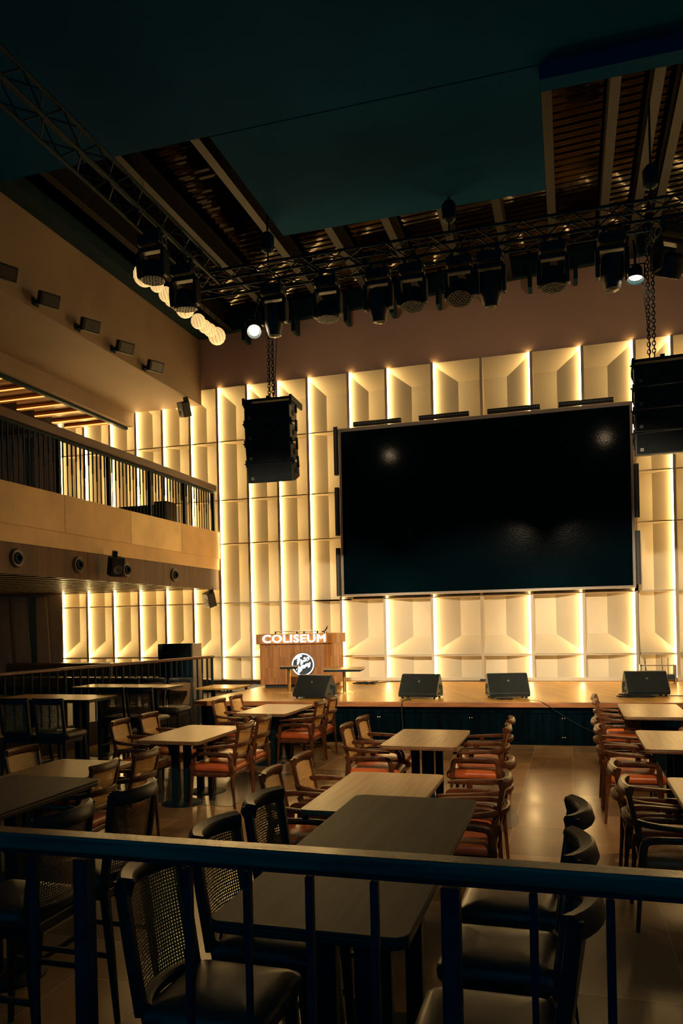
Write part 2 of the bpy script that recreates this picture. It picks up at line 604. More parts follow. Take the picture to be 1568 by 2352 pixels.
# middle: bays above and below the screen
UP = [-4.65, -3.78, -2.755, -1.704, -0.665, 0.355, 1.36]
LO = [-4.915, -3.91, -2.856, -1.79, -0.745, 0.285, 1.305]
HI = [5.2, 6.30, 7.57]
LW = ROWS[:4]
uo = ['leftmost', 'second from the left', 'third from the left', '', 'fourth from the left', 'fifth from the left', 'sixth from the left']
for i in range(7):
    fin(UP[i], 2.5 if i == 0 else 5.2, 7.58)
    fin(LO[i], 0.70, 3.0)
for i in range(6):
    sd = -1 if i < 3 else 1
    bay(UP[i], UP[i + 1], sd, 0.50 if i else 0.45, HI)
    bay(LO[i], LO[i + 1], sd, 0.54, LW)
for i in range(7):
    if i == 3:
        continue
    s = 0.046 if i < 3 else -0.046
    strip(UP[i] + s, 5.5, 7.57, 'short LED strip above the big screen, %s' % uo[i])
    strip(LO[i] + s, 0.74, 2.53, 'short LED strip below the big screen, %s' % uo[i])
# right of the screen
XR = [1.345, 2.06, 2.81, 3.56, 4.31]
fin(XR[0] - 0.04, 2.5, 5.5)
for i in range(1, 5):
    fin(XR[i], 0.70, 7.58)
for i in range(4):
    bay(XR[i], XR[i + 1], 1, 0.55, ROWS)
strip(XR[1] - 0.046, 0.74, 7.57, 'full-height LED strip on the back wall to the right of the big screen')
for i in range(2, 5):
    strip(XR[i] - 0.046, 0.74, 7.57, 'full-height LED strip beyond the right edge of the view, bay %s' % ['two', 'three', 'four'][i - 2])

# ------------------------------------------------------------------ structure: left side, balcony, box
wl = thing('wall_left', 'dark brown side wall with tall tapering panels', 'wall')
wl['kind'] = 'structure'
bm = NB(); box(bm, -14.5, -14.35, 2.0, 17, 0, 9.6)
link('backing', bm, 'curtain_cloth', wl)
bm = NB(); box(bm, -14.3, -12.28, 16.62, 16.97, 0.4, 7.6)
link('return', bm, 'curtain_cloth', wl)

bal = thing('balcony', 'left balcony with stone parapet over a timber fascia', 'balcony')
bal['kind'] = 'structure'
BX = -7.85
bm = NB(); box(bm, -14.3, BX - 0.05, 2.3, 16.6, 3.30, 3.56)
link('slab', bm, 'box_paint', bal)
yy = [2.3, 4.8, 6.8, 8.8, 10.776, 12.753, 14.716, 16.58]
for i in range(7):
    bm = NB(); box(bm, BX - 0.09, BX, yy[i] + 0.006, yy[i + 1] - 0.006, 3.552, 4.17)
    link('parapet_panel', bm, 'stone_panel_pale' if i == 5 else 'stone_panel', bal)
bm = NB(); box(bm, BX - 0.09, BX - 0.02, 2.3, 16.58, 3.285, 3.552)
link('ledge', bm, 'stone_panel', bal)
yw = [2.3, 4.9, 6.2, 7.5, 8.8, 10.1, 11.412, 12.689, 13.982, 15.271, 16.58]
for i in range(10):
    bm = NB(); box(bm, BX - 0.09, BX - 0.03, yw[i] + 0.003, yw[i + 1] - 0.003, 2.815, 3.283)
    link('fascia_board', bm, 'fascia_wood', bal)
# slatted soffit under the balcony: slats run along X
bm = NB(); box(bm, -14.3, BX - 0.1, 2.3, 16.55, 2.90, 3.28)
link('soffit', bm, 'side_soffit', bal)
bm = NB()
y = 8.0
while y < 16.55:
    box(bm, -13.9, BX - 0.12, y, y + 0.05, 2.835, 2.85)
    y += 0.42
link('soffit_slat', bm, 'slat_dark', bal)

# balcony railing
br = thing('balcony_railing', 'balcony railing with brown timber handrail and black bar balusters', 'railing')
bm = NB(); box(bm, BX - 0.12, BX + 0.03, 2.4, 16.42, 5.10, 5.25)
link('handrail', bm, 'balcony_rail', br, bevel=0.02)
bm = NB(); box(bm, BX - 0.07, BX - 0.02, 2.4, 16.38, 5.05, 5.10)
link('bar', bm, 'black_metal', br)
y = 16.36
k = 0
bl = []
while y > 7.4:
    big = (k % 12 == 0)
    bm = NB()
    rw = 0.03 if big else 0.007
    box(bm, BX - 0.045 - rw, BX - 0.045 + rw, y - rw, y + rw, 4.17, 5.06)
    if not big:
        z = 4.55 + 0.12 * (k % 3)
        box(bm, BX - 0.045 - 0.011, BX - 0.045 + 0.011, y - 0.011, y + 0.011, z, 5.05)
    link('post' if big else 'baluster', bm, 'black_metal', br)
    y -= 0.118
    k += 1

bm = NB(); box(bm, 5.2, 5.35, 0.3, 17.0, 0, 9.6)
struct('wall_right_light_block', bm, 'curtain_cloth')  # unseen wall, added to block blue world light from the right

# the big white box (upper left) above the balcony
bx = thing('ceiling_left_box', 'painted bulkhead box over the balcony', 'bulkhead')
bx['kind'] = 'structure'
bm = NB(); box(bm, -10.1, -8.25, 1.5, 16.58, 7.2, 9.6)
link('bulkhead', bm, 'box_paint', bx)
bm = NB(); box(bm, -10.22, -10.1, 1.5, 16.58, 6.86, 7.5)
link('downstand', bm, 'box_paint', bx)
bm = NB(); box(bm, -10.32, -10.225, 1.5, 16.56, 6.80, 7.1)
link('trim', bm, 'black_metal', bx)
bm = NB(); box(bm, -14.4, -10.32, 1.5, 16.58, 6.98, 7.5)
link('slatted_soffit', bm, 'slat_dark', bx)
for i, yb in enumerate((16.2, 15.72, 15.1, 14.5, 13.87, 13.25, 12.6, 11.95, 11.3, 10.65)):
    bm = NB()
    pr = [(0, 0), (0.13, 0), (0.13, 0.05), (0, 0.05)]
    box(bm, -11.77, -10.36, yb, yb + 0.12, 6.90, 6.98)
    o = tag(link('ceiling_batten', bm, 'baffle_wood'), 'timber batten with an added glow edge under the upper balcony ceiling, %s from the back wall' % (
        'nearest,second,third,fourth,fifth,sixth,seventh,eighth,ninth,tenth'.split(',')[i]), 'light', 'lit battens in the balcony ceiling')
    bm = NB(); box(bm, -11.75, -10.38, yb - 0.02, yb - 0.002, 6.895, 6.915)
    link('added_glow_edge', bm, 'baffle_added_glow', o)  # emissive strip added in place of light falling on the batten

# tall tapering panels against the left side, and a bluish glazed slot
for i, (x, y0, wd, tp) in enumerate(((-12.75, 16.57, 0.42, 0.14), (-13.35, 16.57, 0.50, 0.16), (-13.98, 16.57, 0.6, 0.3))):
    for z0, z1, nmz in ((0.4, 2.79, 'under'), (3.57, 6.85, 'above')):
        bm = NB()
        prism(bm, [(-wd / 2, 0), (wd / 2, 0), (tp / 2, z1 - z0), (-wd / 2, z1 - z0)], -0.03, 0.03, Matrix.Rotation(R(90), 4, 'X'))
        o = link('curtain_panel', bm, 'curtain_cloth')
        o.location = (x, y0, z0)
        tag(o, 'brown tapering panel %s the balcony floor, %s the lit back wall' % (nmz, ['nearest to', 'second from', 'third from'][i]), 'panel', 'tapering side panels')
for z0, z1, nmz in ((0.4, 2.79, 'below'), (3.57, 6.85, 'on')):
    bm = NB(); box(bm, -0.2, 0.2, -0.02, 0.02, 0, z1 - z0)
    o = link('window_1' if z0 < 1 else 'window_2', bm, 'blue_glass')
    o.location = (-13.0, 16.6, z0)
    o['kind'] = 'structure'

# ------------------------------------------------------------------ structure: ceiling
CZ = lambda x: 9.28 + 0.045 * x
ce = thing('ceiling', 'dark corrugated metal roof with steel beams', 'ceiling')
ce['kind'] = 'structure'
bm = NB()
ys = [i * 0.03 for i in range(int(8.7 / 0.03), int(16.9 / 0.03))]
pz = None
for j, y in enumerate(ys):
    ph = (y / 0.18) % 1.0
    d = 0.05 * min(1, max(0, 3 * (0.5 - abs(ph - 0.5)) - 0.25))
    a = bm.verts.new((-8.3, y, CZ(-8.3) + d + 0.25))
    b = bm.verts.new((5.2, y, CZ(5.2) + d + 0.25))
    if pz:
        bm.faces.new((pz[0], pz[1], b, a))
    pz = (a, b)
link('corrugated_deck', bm, 'deck_metal', ce)
for x in (-7.4, -6.2, -4.98, -3.95, -2.95, -1.98, -1.06, -0.16, 0.74, 1.3, 1.66, 2.6, 3.5):
    bm = NB()
    z = CZ(x) - 0.12
    box(bm, x - 0.07, x + 0.07, 8.75, 16.58, z - 0.02, z)
    box(bm, x - 0.012, x + 0.012, 8.75, 16.58, z, z + 0.34)
    box(bm, x - 0.07, x + 0.07, 8.75, 16.58, z + 0.34, z + 0.36)
    link('beam', bm, 'beam_steel', ce)
    bm = NB(); box(bm, x + 0.38, x + 0.46, 16.2, 16.55, z - 0.36, z + 0.05)
    link('hanger', bm, 'black_metal', ce)
bm = NB()
prism(bm, [(-8.3, CZ(-8.3) - 0.14), (5.2, CZ(5.2) - 0.14), (5.2, 10.2), (-8.3, 10.2)], -16.59, -16.45, Matrix.Rotation(R(90), 4, 'X'))
link('edge_beam', bm, 'black_paint', ce)
bm = NB(); box(bm, -4.33, -0.21, 9.1, 11.78, 8.3, 8.6)
link('cloud_panel', bm, 'black_ceiling', ce)
bm = NB(); box(bm, -8.2, 5.2, 0.5, 9.08, 8.3, 8.7)
box(bm, -14.5, -8.25, 1.5, 16.6, 9.4, 9.6)
box(bm, -0.2, 5.2, 9.08, 9.3, 8.12, 8.45)
link('front_ceiling', bm, 'black_ceiling', ce)
bm = NB(); box(bm, -8.24, -7.9, 2, 16.5, 8.72, 8.95)
link('edge_trim', bm, 'black_paint', ce)

# ------------------------------------------------------------------ big screen
sc = thing('led_screen', 'huge blank black LED screen in a thin grey-beige frame', 'screen', (-1.76, 16.3, 2.56))
bm = NB(); box(bm, -2.985, 2.985, -0.012, 0.03, 0.05, 3.62)
link('display', bm, 'led_screen', sc)
bm = NB()
box(bm, -3.04, 3.04, 0.0, 0.26, 0.0, 0.05)
box(bm, -3.04, 3.04, 0.0, 0.26, 3.62, 3.70)
box(bm, -3.04, -2.985, 0.0, 0.26, 0.05, 3.62)
box(bm, 2.985, 3.04, 0.0, 0.26, 0.05, 3.62)
link('frame', bm, 'screen_frame', sc)
bm = NB(); box(bm, -2.9, 2.9, 0.03, 0.26, 0.1, 3.6)
link('housing', bm, 'black_paint', sc)


def led_bar(loc, rot, label, n=24, L=1.06):
    t = thing('led_bar_light', label, 'light', loc, 0, 'LED batten lights around the screen')
    t.rotation_euler = (0, rot, 0)
    bm = NB(); box(bm, -L / 2, L / 2, -0.05, 0.05, -0.045, 0.045)
    link('housing', bm, 'black_plastic', t, bevel=0.008)
    bm = NB()
    for i in range(n):
        x = -L / 2 + L * (i + 0.5) / n
        lathe(bm, [(0.016, 0), (0.018, 0.006), (0.010, 0.008)], 8, Matrix.Translation((x, -0.05, 0)) @ Matrix.Rotation(R(90), 4, 'X'))
    link('lens', bm, 'cone_grey', t, smooth=True)


for x, n_ in ((-3.91, 'leftmost'), (-2.46, 'second from the left'), (-1.02, 'third from the left'), (0.40, 'rightmost')):
    led_bar((x, 16.25, 6.31), 0, 'flat black LED batten on the screen top edge, %s of four' % n_)
for z, n_ in ((5.76, 'top'), (4.43, 'middle'), (3.10, 'bottom')):
    led_bar((-4.847, 16.25, z), R(90), 'upright black LED batten on the left edge of the screen, %s of the three' % n_)
for z, n_ in ((4.47, 'upper'), (3.15, 'lower')):
    led_bar((1.323, 16.25, z), R(90), 'upright black LED batten on the right edge of the screen, %s one' % n_)

# ------------------------------------------------------------------ armchairs, stools, tables


def arc_pts(pts, r=0.06, n=4):
    """round the inner corners of a polyline"""
    P = [Vector(p) for p in pts]
    out = [P[0]]
    for i in range(1, len(P) - 1):
        a, b, c = P[i - 1], P[i], P[i + 1]
        u, v = (a - b), (c - b)
        q = min(r, u.length * 0.45, v.length * 0.45)
        p0, p1 = b + u.normalized() * q, b + v.normalized() * q
        for k in range(n + 1):
            t = k / n
            out.append(p0 * (1 - t) ** 2 + b * 2 * t * (1 - t) + p1 * t * t)
    out.append(P[-1])
    return out


def back_panel_frame(root, w0, w1, z0, z1, x0, x1, wood, canemat, curve, th=0.034, rail=0.07, horn=0.02):
    """raked backrest: two stiles, curved top and bottom rails, cane sheet"""
    X = lambda z: x0 + (x1 - x0) * (z - z0) / (z1 - z0)
    W = lambda z: w0 + (w1 - w0) * (z - z0) / (z1 - z0)
    bm = NB()
    for s in (-1, 1):
        sweep(bm, [(X(z0), s * W(z0), z0), (X((z0 + z1) / 2), s * W((z0 + z1) / 2), (z0 + z1) / 2), (X(z1) + horn * 0.4, s * W(z1), z1)], 0.034, th, side=(0, 1, 0), sq=4)
    n = 10

    def railpts(z, c):
        return [(X(z) - c * (1 - (2 * i / n - 1) ** 2) + horn * abs(2 * i / n - 1) ** 3, W(z) * (2 * i / n - 1), z) for i in range(n + 1)]
    tp = railpts(z1 - rail / 2 + 0.01, curve)
    sweep(bm, tp, [rail] * (n + 1), [th * 1.35] * (n + 1), side=(0.3, 0, 1), sq=4)
    sweep(bm, railpts(z0 + 0.02, curve * 0.7), 0.045, th, side=(0, 0, 1), sq=4)
    link('back_frame', bm, wood, root, smooth=True)
    bm = NB()
    rows = []
    za, zb = z0 + 0.035, z1 - rail + 0.012
    for z in (za, (za + zb) / 2, zb):
        rows.append([bm.verts.new((X(z) - curve * 0.8 * (1 - (2 * i / n - 1) ** 2), (W(z) - 0.012) * (2 * i / n - 1), z)) for i in range(n + 1)])
    for a, b in zip(rows, rows[1:]):
        for i in range(n):
            bm.faces.new((a[i], a[i + 1], b[i + 1], b[i]))
    link('cane_back', bm, canemat, root)


def cushion(bm, x0, x1, y0, y1, z0, z1, r=0.045, puff=0.012):
    n = 6
    prof = [(0.0, z0), (0.012, z0 + 0.012), (0.016, (z0 + z1) / 2), (0.008, z1 - 0.018), (-0.02, z1 - 0.002), (-0.07, z1 + puff * 0.7), (-0.16, z1 + puff)]
    rings = []
    for off, z in prof:
        poly = rrect(x0 - off, x1 + off, y0 - off, y1 + off, max(0.01, r + off * 0.6), 4)
        rings.append([bm.verts.new((x, y, z)) for x, y in poly])
    for a, b in zip(rings, rings[1:]):
        k = len(a)
        for i in range(k):
            bm.faces.new((a[i], a[(i + 1) % k], b[(i + 1) % k], b[i]))
    bm.faces.new(rings[0][::-1])
    bm.faces.new(rings[-1])


GA = 'cane-backed armchairs at the dining tables'


def make_armchair(label):
    t = thing('dining_armchair', label, 'chair', (0, 0, 0), 0, GA)
    bm = NB(); cushion(bm, -0.245, 0.27, -0.222, 0.222, 0.385, 0.465)
    link('seat', bm, 'leather', t, smooth='full')
    bm = NB()
    box(bm, -0.25, 0.235, -0.225, 0.225, 0.335, 0.385)
    link('seat_frame', bm, 'walnut', t, bevel=0.012)
    for s in (-1, 1):
        y = s * 0.250
        for xa, xb in ((0.245, 0.20), (-0.285, -0.235)):
            bm = NB()
            pts = arc_pts([(xa, y * 1.03, 0.0), ((xa + xb) / 2, y, 0.36), (xb, y, 0.575), (xb - math.copysign(0.10, xb), y, 0.585)], 0.075, 5)
            k = len(pts)
            sweep(bm, pts, [0.026 + 0.016 * min(1, 2.2 * i / k) for i in range(k)], [0.026 + 0.026 * min(1, 2.2 * i / k) - 0.008 * (i / k) ** 3 for i in range(k)], side=(0, 1, 0), sq=3.5)
            link('leg', bm, 'walnut', t, smooth=True)
        bm = NB()
        sweep(bm, [(0.11, y, 0.585), (0.0, y, 0.588), (-0.145, y, 0.585)], 0.036, 0.044, side=(0, 1, 0), sq=3.5)
        sweep(bm, [(0.02, y, 0.60), (0.02, y, 0.66)], 0.03, 0.05, side=(0, 1, 0), sq=3.5)
        sweep(bm, [(-0.2, y, 0.36), (0.2, y, 0.36)], 0.03, 0.05, side=(0, 1, 0), sq=3.5)
        link('side_rail', bm, 'walnut', t, smooth=True)
    # one bent arm: tip, along, round behind the back, to the other tip
    bm = NB()
    half = [(0.20, 0.258, 0.650), (0.10, 0.262, 0.655), (-0.02, 0.262, 0.662), (-0.13, 0.256, 0.668), (-0.22, 0.235, 0.674), (-0.285, 0.19, 0.678), (-0.325, 0.10, 0.681), (-0.335, 0.0, 0.682)]
    pts = half + [(x, -y, z) for x, y, z in half[-2::-1]]
    k = len(pts)
    wd = [0.040, 0.058, 0.058, 0.054, 0.048, 0.045, 0.042, 0.042]
    ht = [0.022, 0.032, 0.034, 0.036, 0.040, 0.046, 0.050, 0.052]
    sweep(bm, pts, ht + ht[-2::-1], wd + wd[-2::-1], side=(0, 0, 1), n=10, sq=3)
    link('armrest', bm, 'walnut', t, smooth=True)
    for s in (-1, 1):
        bm = NB()
        sweep(bm, [(-0.235, s * 0.15, 0.36), (-0.262, s * 0.17, 0.52), (-0.285, s * 0.18, 0.60)], 0.03, 0.034, side=(0, 1, 0), sq=3.5)
        link('back_post', bm, 'walnut', t, smooth=True)
    back_panel_frame(t, 0.185, 0.20, 0.52, 0.90, -0.245, -0.335, 'walnut', 'cane', 0.022)
    return t


GS = 'tall cane-backed bar stools'


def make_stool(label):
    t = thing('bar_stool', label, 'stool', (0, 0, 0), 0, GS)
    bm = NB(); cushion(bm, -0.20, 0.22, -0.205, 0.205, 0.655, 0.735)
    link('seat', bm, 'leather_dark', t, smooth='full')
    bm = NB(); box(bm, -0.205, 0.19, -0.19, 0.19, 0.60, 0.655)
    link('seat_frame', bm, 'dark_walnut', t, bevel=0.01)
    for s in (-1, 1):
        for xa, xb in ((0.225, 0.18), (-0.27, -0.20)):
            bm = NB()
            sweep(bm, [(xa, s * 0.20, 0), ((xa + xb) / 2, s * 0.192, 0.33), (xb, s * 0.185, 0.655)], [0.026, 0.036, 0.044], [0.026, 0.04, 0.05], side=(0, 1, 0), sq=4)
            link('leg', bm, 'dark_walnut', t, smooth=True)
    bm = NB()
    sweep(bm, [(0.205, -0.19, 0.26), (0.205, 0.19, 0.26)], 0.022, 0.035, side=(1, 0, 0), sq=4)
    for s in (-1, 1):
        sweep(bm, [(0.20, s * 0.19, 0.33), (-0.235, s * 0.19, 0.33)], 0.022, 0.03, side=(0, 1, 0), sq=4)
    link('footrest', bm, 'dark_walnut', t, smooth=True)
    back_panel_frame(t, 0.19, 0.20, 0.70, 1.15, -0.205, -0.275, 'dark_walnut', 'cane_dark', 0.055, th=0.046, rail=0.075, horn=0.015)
    return t


def make_table(label, loc, lx, ly, h, top='table_top', edge='table_edge', legs='plate', group=None, r=0.05, name='dining_table', axis='Y'):
    t = thing(name, label, 'table', loc, 0, group)
    bm = NB(); prism(bm, rrect(-lx / 2, lx / 2, -ly / 2, ly / 2, r), h - 0.012, h)
    link('table_top', bm, top, t, bevel=0.004)
    bm = NB(); prism(bm, rrect(-lx / 2 + 0.001, lx / 2 - 0.001, -ly / 2 + 0.001, ly / 2 - 0.001, r), h - 0.042, h - 0.0125)
    link('edge_band', bm, edge, t, bevel=0.006)
    if legs == 'plate':
        n = [(0, -ly * 0.24), (0, ly * 0.24)] if axis == 'Y' else [(-lx * 0.27, 0), (lx * 0.27, 0)]
        for (cx, cy) in n:
            bm = NB()
            dx, dy = (0.075, 0) if axis == 'Y' else (0, 0.075)
            for s in (-1, 1):
                box(bm, cx + s * dx - 0.04, cx + s * dx + 0.04, cy + s * dy - 0.03, cy + s * dy + 0.03, 0.015, h - 0.043)
            box(bm, cx - 0.25, cx + 0.25, cy - 0.03, cy + 0.03, h - 0.06, h - 0.043)
            link('pedestal', bm, 'black_metal', t, bevel=0.004)
            bm = NB(); lathe(bm, [(0.23, 0), (0.23, 0.008), (0.20, 0.018), (0.05, 0.022)], 32, Matrix.Translation((cx, cy, 0)))
            link('base_plate', bm, 'black_metal', t, smooth=True)
    return t


# --- tables
GT = 'rectangular dining tables'
make_table('brown dining table in the centre row nearest the stage, flat pedestals showing', (-1.48, 8.14, 0), 0.77, 1.20, 0.75, group=GT)
make_table('brown dining table directly beyond the long bar table behind the railing', (-1.38, 5.53, 0), 0.77, 1.34, 0.75, group=GT)
make_table('dining table left of centre with round black base plate showing on the floor', (-4.22, 8.10, 0), 0.77, 1.26, 0.75, group=GT)
make_table('dining table left of centre set close against the stage front', (-4.16, 10.56, 0), 0.76, 1.22, 0.75, group=GT)
make_table('dining table on the right set closest to the stage', (1.02, 10.93, 0), 0.78, 1.50, 0.75, group=GT)
make_table('middle dining table of the row along the right edge', (1.05, 8.35, 0), 0.78, 1.27, 0.75, group=GT)
make_table('nearest dining table of the row along the right edge, mostly cut off', (1.08, 5.82, 0), 0.78, 1.18, 0.75, group=GT)
make_table('dining table in the dark at left, with one lit cane chair back beyond it', (-4.29, 5.64, 0), 0.78, 1.32, 0.75, group=GT)
GB = 'bar-height tables'
make_table('long dark bar-height table in front, right behind the railing', (-0.815, 3.17, 0), 0.66, 1.84, 1.05, 'table_top_dark', 'dark_walnut', group=GB, name='bar_table')
make_table('bar-height table in deep shadow at far left foreground', (-3.17, 3.25, 0), 0.66, 1.92, 1.05, 'table_top_dark', 'dark_walnut', group=GB, name='bar_table')
make_table('long bar-height table in front of the left tier, the one nearer the stage', (-6.62, 10.56, 0), 1.66, 0.58, 1.08, 'table_top', 'dark_walnut', group=GB, name='bar_table', axis='X')
make_table('long bar-height table at left edge, the one farther from the stage', (-6.62, 8.80, 0), 1.48, 0.70, 1.08, 'table_top', 'dark_walnut', group=GB, name='bar_table', axis='X')

PI = math.pi
arm0 = None


def armchair(x, y, rz, label):
    global arm0
    if arm0 is None:
        arm0 = make_armchair(label)
        arm0.location = (x, y, 0)
        arm0.rotation_euler = (0, 0, rz)
    else:
        dup(arm0, (x, y, 0), rz, label)


C3, C2 = 'the centre table nearest the stage', 'the table beyond the long bar table'
L4, L5 = 'the left table with the round base plate', 'the left table against the stage front'
R6, R7, R8 = 'the right table closest to the stage', 'the middle table at right', 'the nearest table at right'
D9 = 'the dark left table'
armchair(-2.00, 7.95, 0.03, 'armchair left of %s, nearer the railing' % C3)
armchair(-1.99, 8.55, -0.02, 'armchair left of %s, nearer the stage' % C3)
armchair(-0.96, 8.05, PI + 0.02, 'armchair right of %s, nearer the railing' % C3)
armchair(-0.97, 8.67, PI, 'armchair right of %s, nearer the stage' % C3)
armchair(-1.86, 5.42, 0.05, 'armchair left of %s, nearer the railing' % C2)
armchair(-1.84, 6.04, 0.0, 'armchair left of %s, nearer the stage' % C2)
armchair(-0.78, 5.50, PI + 0.02, 'armchair right of %s, nearer the railing' % C2)
armchair(-0.80, 6.14, PI, 'armchair right of %s, nearer the stage' % C2)
armchair(-4.78, 7.96, 0.05, 'armchair left of %s, nearer the railing' % L4)
armchair(-4.78, 8.60, 0.0, 'armchair left of %s, nearer the stage' % L4)
armchair(-3.80, 7.92, PI + 0.0, 'red-seated armchair right of %s, nearer the railing' % L4)
armchair(-3.84, 8.56, PI, 'armchair right of %s, nearer the stage' % L4)
armchair(-4.66, 10.36, 0.0, 'armchair left of %s, nearer the railing' % L5)
armchair(-4.66, 10.97, 0.0, 'armchair left of %s, nearer the stage' % L5)
armchair(-3.70, 10.30, PI, 'armchair right of %s, nearer the railing' % L5)
armchair(-3.71, 10.93, PI, 'armchair right of %s, nearer the stage' % L5)
armchair(0.64, 10.72, 0, 'armchair left of %s, nearer the railing' % R6)
armchair(0.64, 11.32, 0, 'armchair left of %s, nearer the stage' % R6)
armchair(1.68, 10.62, PI, 'armchair right of %s, nearer the railing' % R6)
armchair(1.68, 11.24, PI, 'armchair right of %s, nearer the stage' % R6)
armchair(0.58, 8.10, 0.0, 'armchair left of %s, nearer the railing' % R7)
armchair(0.57, 8.72, 0.0, 'armchair left of %s, nearer the stage' % R7)
armchair(0.66, 5.45, 0.0, 'armchair left of %s, nearer the railing' % R8)
armchair(0.62, 6.07, 0.0, 'armchair left of %s, nearer the stage' % R8)
armchair(-3.95, 5.42, PI + 0.05, 'armchair right of %s, nearer the railing' % D9)
armchair(-3.92, 6.02, PI, 'armchair right of %s, nearer the stage' % D9)
armchair(-4.56, 5.95, -0.1, 'armchair left of %s, its cane back lit in the dark' % D9)

stool0 = None


def stool(x, y, rz, label):
    global stool0
    if stool0 is None:
        stool0 = make_stool(label)
        stool0.location = (x, y, 0)
        stool0.rotation_euler = (0, 0, rz)
    else:
        dup(stool0, (x, y, 0), rz, label)


F1 = 'the front bar table'
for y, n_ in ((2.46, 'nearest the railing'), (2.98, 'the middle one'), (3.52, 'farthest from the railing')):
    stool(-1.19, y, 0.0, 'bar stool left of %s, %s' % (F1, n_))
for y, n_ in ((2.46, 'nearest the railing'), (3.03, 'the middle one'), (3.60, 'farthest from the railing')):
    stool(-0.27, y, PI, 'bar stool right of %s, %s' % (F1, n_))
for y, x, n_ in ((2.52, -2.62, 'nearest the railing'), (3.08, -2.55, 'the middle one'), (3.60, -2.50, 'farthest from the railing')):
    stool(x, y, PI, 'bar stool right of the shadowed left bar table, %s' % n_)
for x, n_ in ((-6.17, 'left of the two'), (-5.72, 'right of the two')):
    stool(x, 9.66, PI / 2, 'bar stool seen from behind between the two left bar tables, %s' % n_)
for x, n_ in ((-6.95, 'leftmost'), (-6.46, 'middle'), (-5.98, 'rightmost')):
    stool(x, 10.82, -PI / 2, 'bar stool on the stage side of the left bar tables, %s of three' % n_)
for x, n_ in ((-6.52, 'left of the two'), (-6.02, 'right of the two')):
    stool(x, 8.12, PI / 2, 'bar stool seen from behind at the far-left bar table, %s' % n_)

# ------------------------------------------------------------------ front railing
fr = thing('front_railing', 'dark worn timber-topped railing crossing the foreground', 'railing', (0, 2.1, 0.4))
bm = NB(); box(bm, -3.4, 1.6, -0.055, 0.02, 0.90, 0.952)
link('handrail', bm, 'rail_wood', fr, bevel=0.008, seg=3)
bm = NB(); box(bm, -3.4, 1.6, -0.035, -0.005, 0.884, 0.90)
link('bar', bm, 'black_metal', fr)
for x in (-1.473, -0.323, 0.83, -2.62):
    bm = NB(); box(bm, x - 0.025, x + 0.025, -0.045, 0.005, 0.0, 0.88)
    link('post', bm, 'black_metal', fr, bevel=0.003)
bxs = [-1.30, -1.111, -0.919, -0.727, -0.536, -0.106, 0.085, 0.277, 0.468, 0.66, -1.66, -1.85, -2.04, -2.23, -2.43]
for i, x in enumerate(bxs):
    if x == -1.30:
        continue
    bm = NB()
    box(bm, x - 0.0085, x + 0.0085, -0.0285, -0.0115, 0.05, 0.88)
    zs = 0.35 + 0.13 * (i % 3)
    box(bm, x - 0.011, x + 0.011, -0.031, -0.009, zs, 0.876)
    link('baluster', bm, 'black_metal', fr)
bm = NB(); box(bm, -3.4, 1.6, -0.04, 0.0, 0.03, 0.07)
link('bar', bm, 'black_metal', fr)

# railing of the left tier
A, B = Vector((-8.05, 8.6, 0.4)), Vector((-7.80, 14.8, 0.4))
B = Vector((-7.42, 14.8, 0.4)); A = Vector((-7.70, 8.2, 0.4))
A = Vector((-8.24, 8.8, 0.4)); B = Vector((-7.24, 14.85, 0.4))
lr = thing('tier_railing', 'dark railing with timber handrail along the left tier below the balcony', 'railing', A, math.atan2(B.y - A.y, B.x - A.x))
LN = (B - A).length
bm = NB(); box(bm, 0, LN, -0.035, 0.035, 0.90, 0.955)
link('handrail', bm, 'walnut', lr, bevel=0.015)
k = 0
x = LN - 0.05
while x > 0:
    big = k % 8 == 0
    q = 0.02 if big else 0.009
    bm = NB(); box(bm, x - q, x + q, -q, q, 0, 0.90)
    if not big:
        box(bm, x - 0.013, x + 0.013, -0.013, 0.013, 0.3 + 0.15 * (k % 3), 0.90)
    link('post' if big else 'baluster', bm, 'black_metal', lr)
    x -= 0.17
    k += 1

# ------------------------------------------------------------------ left tier furniture
for x0, x1, n_ in ((-13.7, -10.66, 'longer left one'), (-10.62, -8.75, 'shorter right one')):
    t = thing('banquette', 'dark leather banquette against the lit wall behind the tier railing, %s' % n_, 'sofa', ((x0 + x1) / 2, 16.2, 0.4), 0, 'banquettes under the balcony')
    w = (x1 - x0) / 2
    bm = NB(); box(bm, -w, w, 0.05, 0.3, 0.1, 0.74)
    link('backrest', bm, 'sofa', t, bevel=0.05, seg=4)
    bm = NB(); box(bm, -w, w, -0.45, 0.06, 0.14, 0.42)
    link('seat', bm, 'sofa', t, bevel=0.04, seg=3)
    bm = NB(); box(bm, -w + 0.02, w - 0.02, -0.4, 0.28, 0.0, 0.14)
    link('plinth', bm, 'black_paint', t)

t = thing('service_console', 'tall dark service console with grey side behind the tier railing', 'cabinet', (-8.27, 15.3, 0.4))
bm = NB(); box(bm, -0.42, 0.39, -0.19, 0.22, 0, 1.0)
link('body', bm, 'black_paint', t)
bm = NB(); box(bm, 0.392, 0.42, -0.2, 0.23, 0, 1.2)
link('side_panel', bm, 'grey_panel', t)
bm = NB(); box(bm, -0.42, 0.39, 0.05, 0.22, 1.0, 1.2); box(bm, -0.42, 0.39, -0.2, 0.22, 0.98, 1.01)
link('shelf', bm, 'black_plastic', t)
bm = NB(); box(bm, -0.42, -0.40, -0.2, 0.23, 0, 1.2)
link('side_panel', bm, 'black_paint', t)

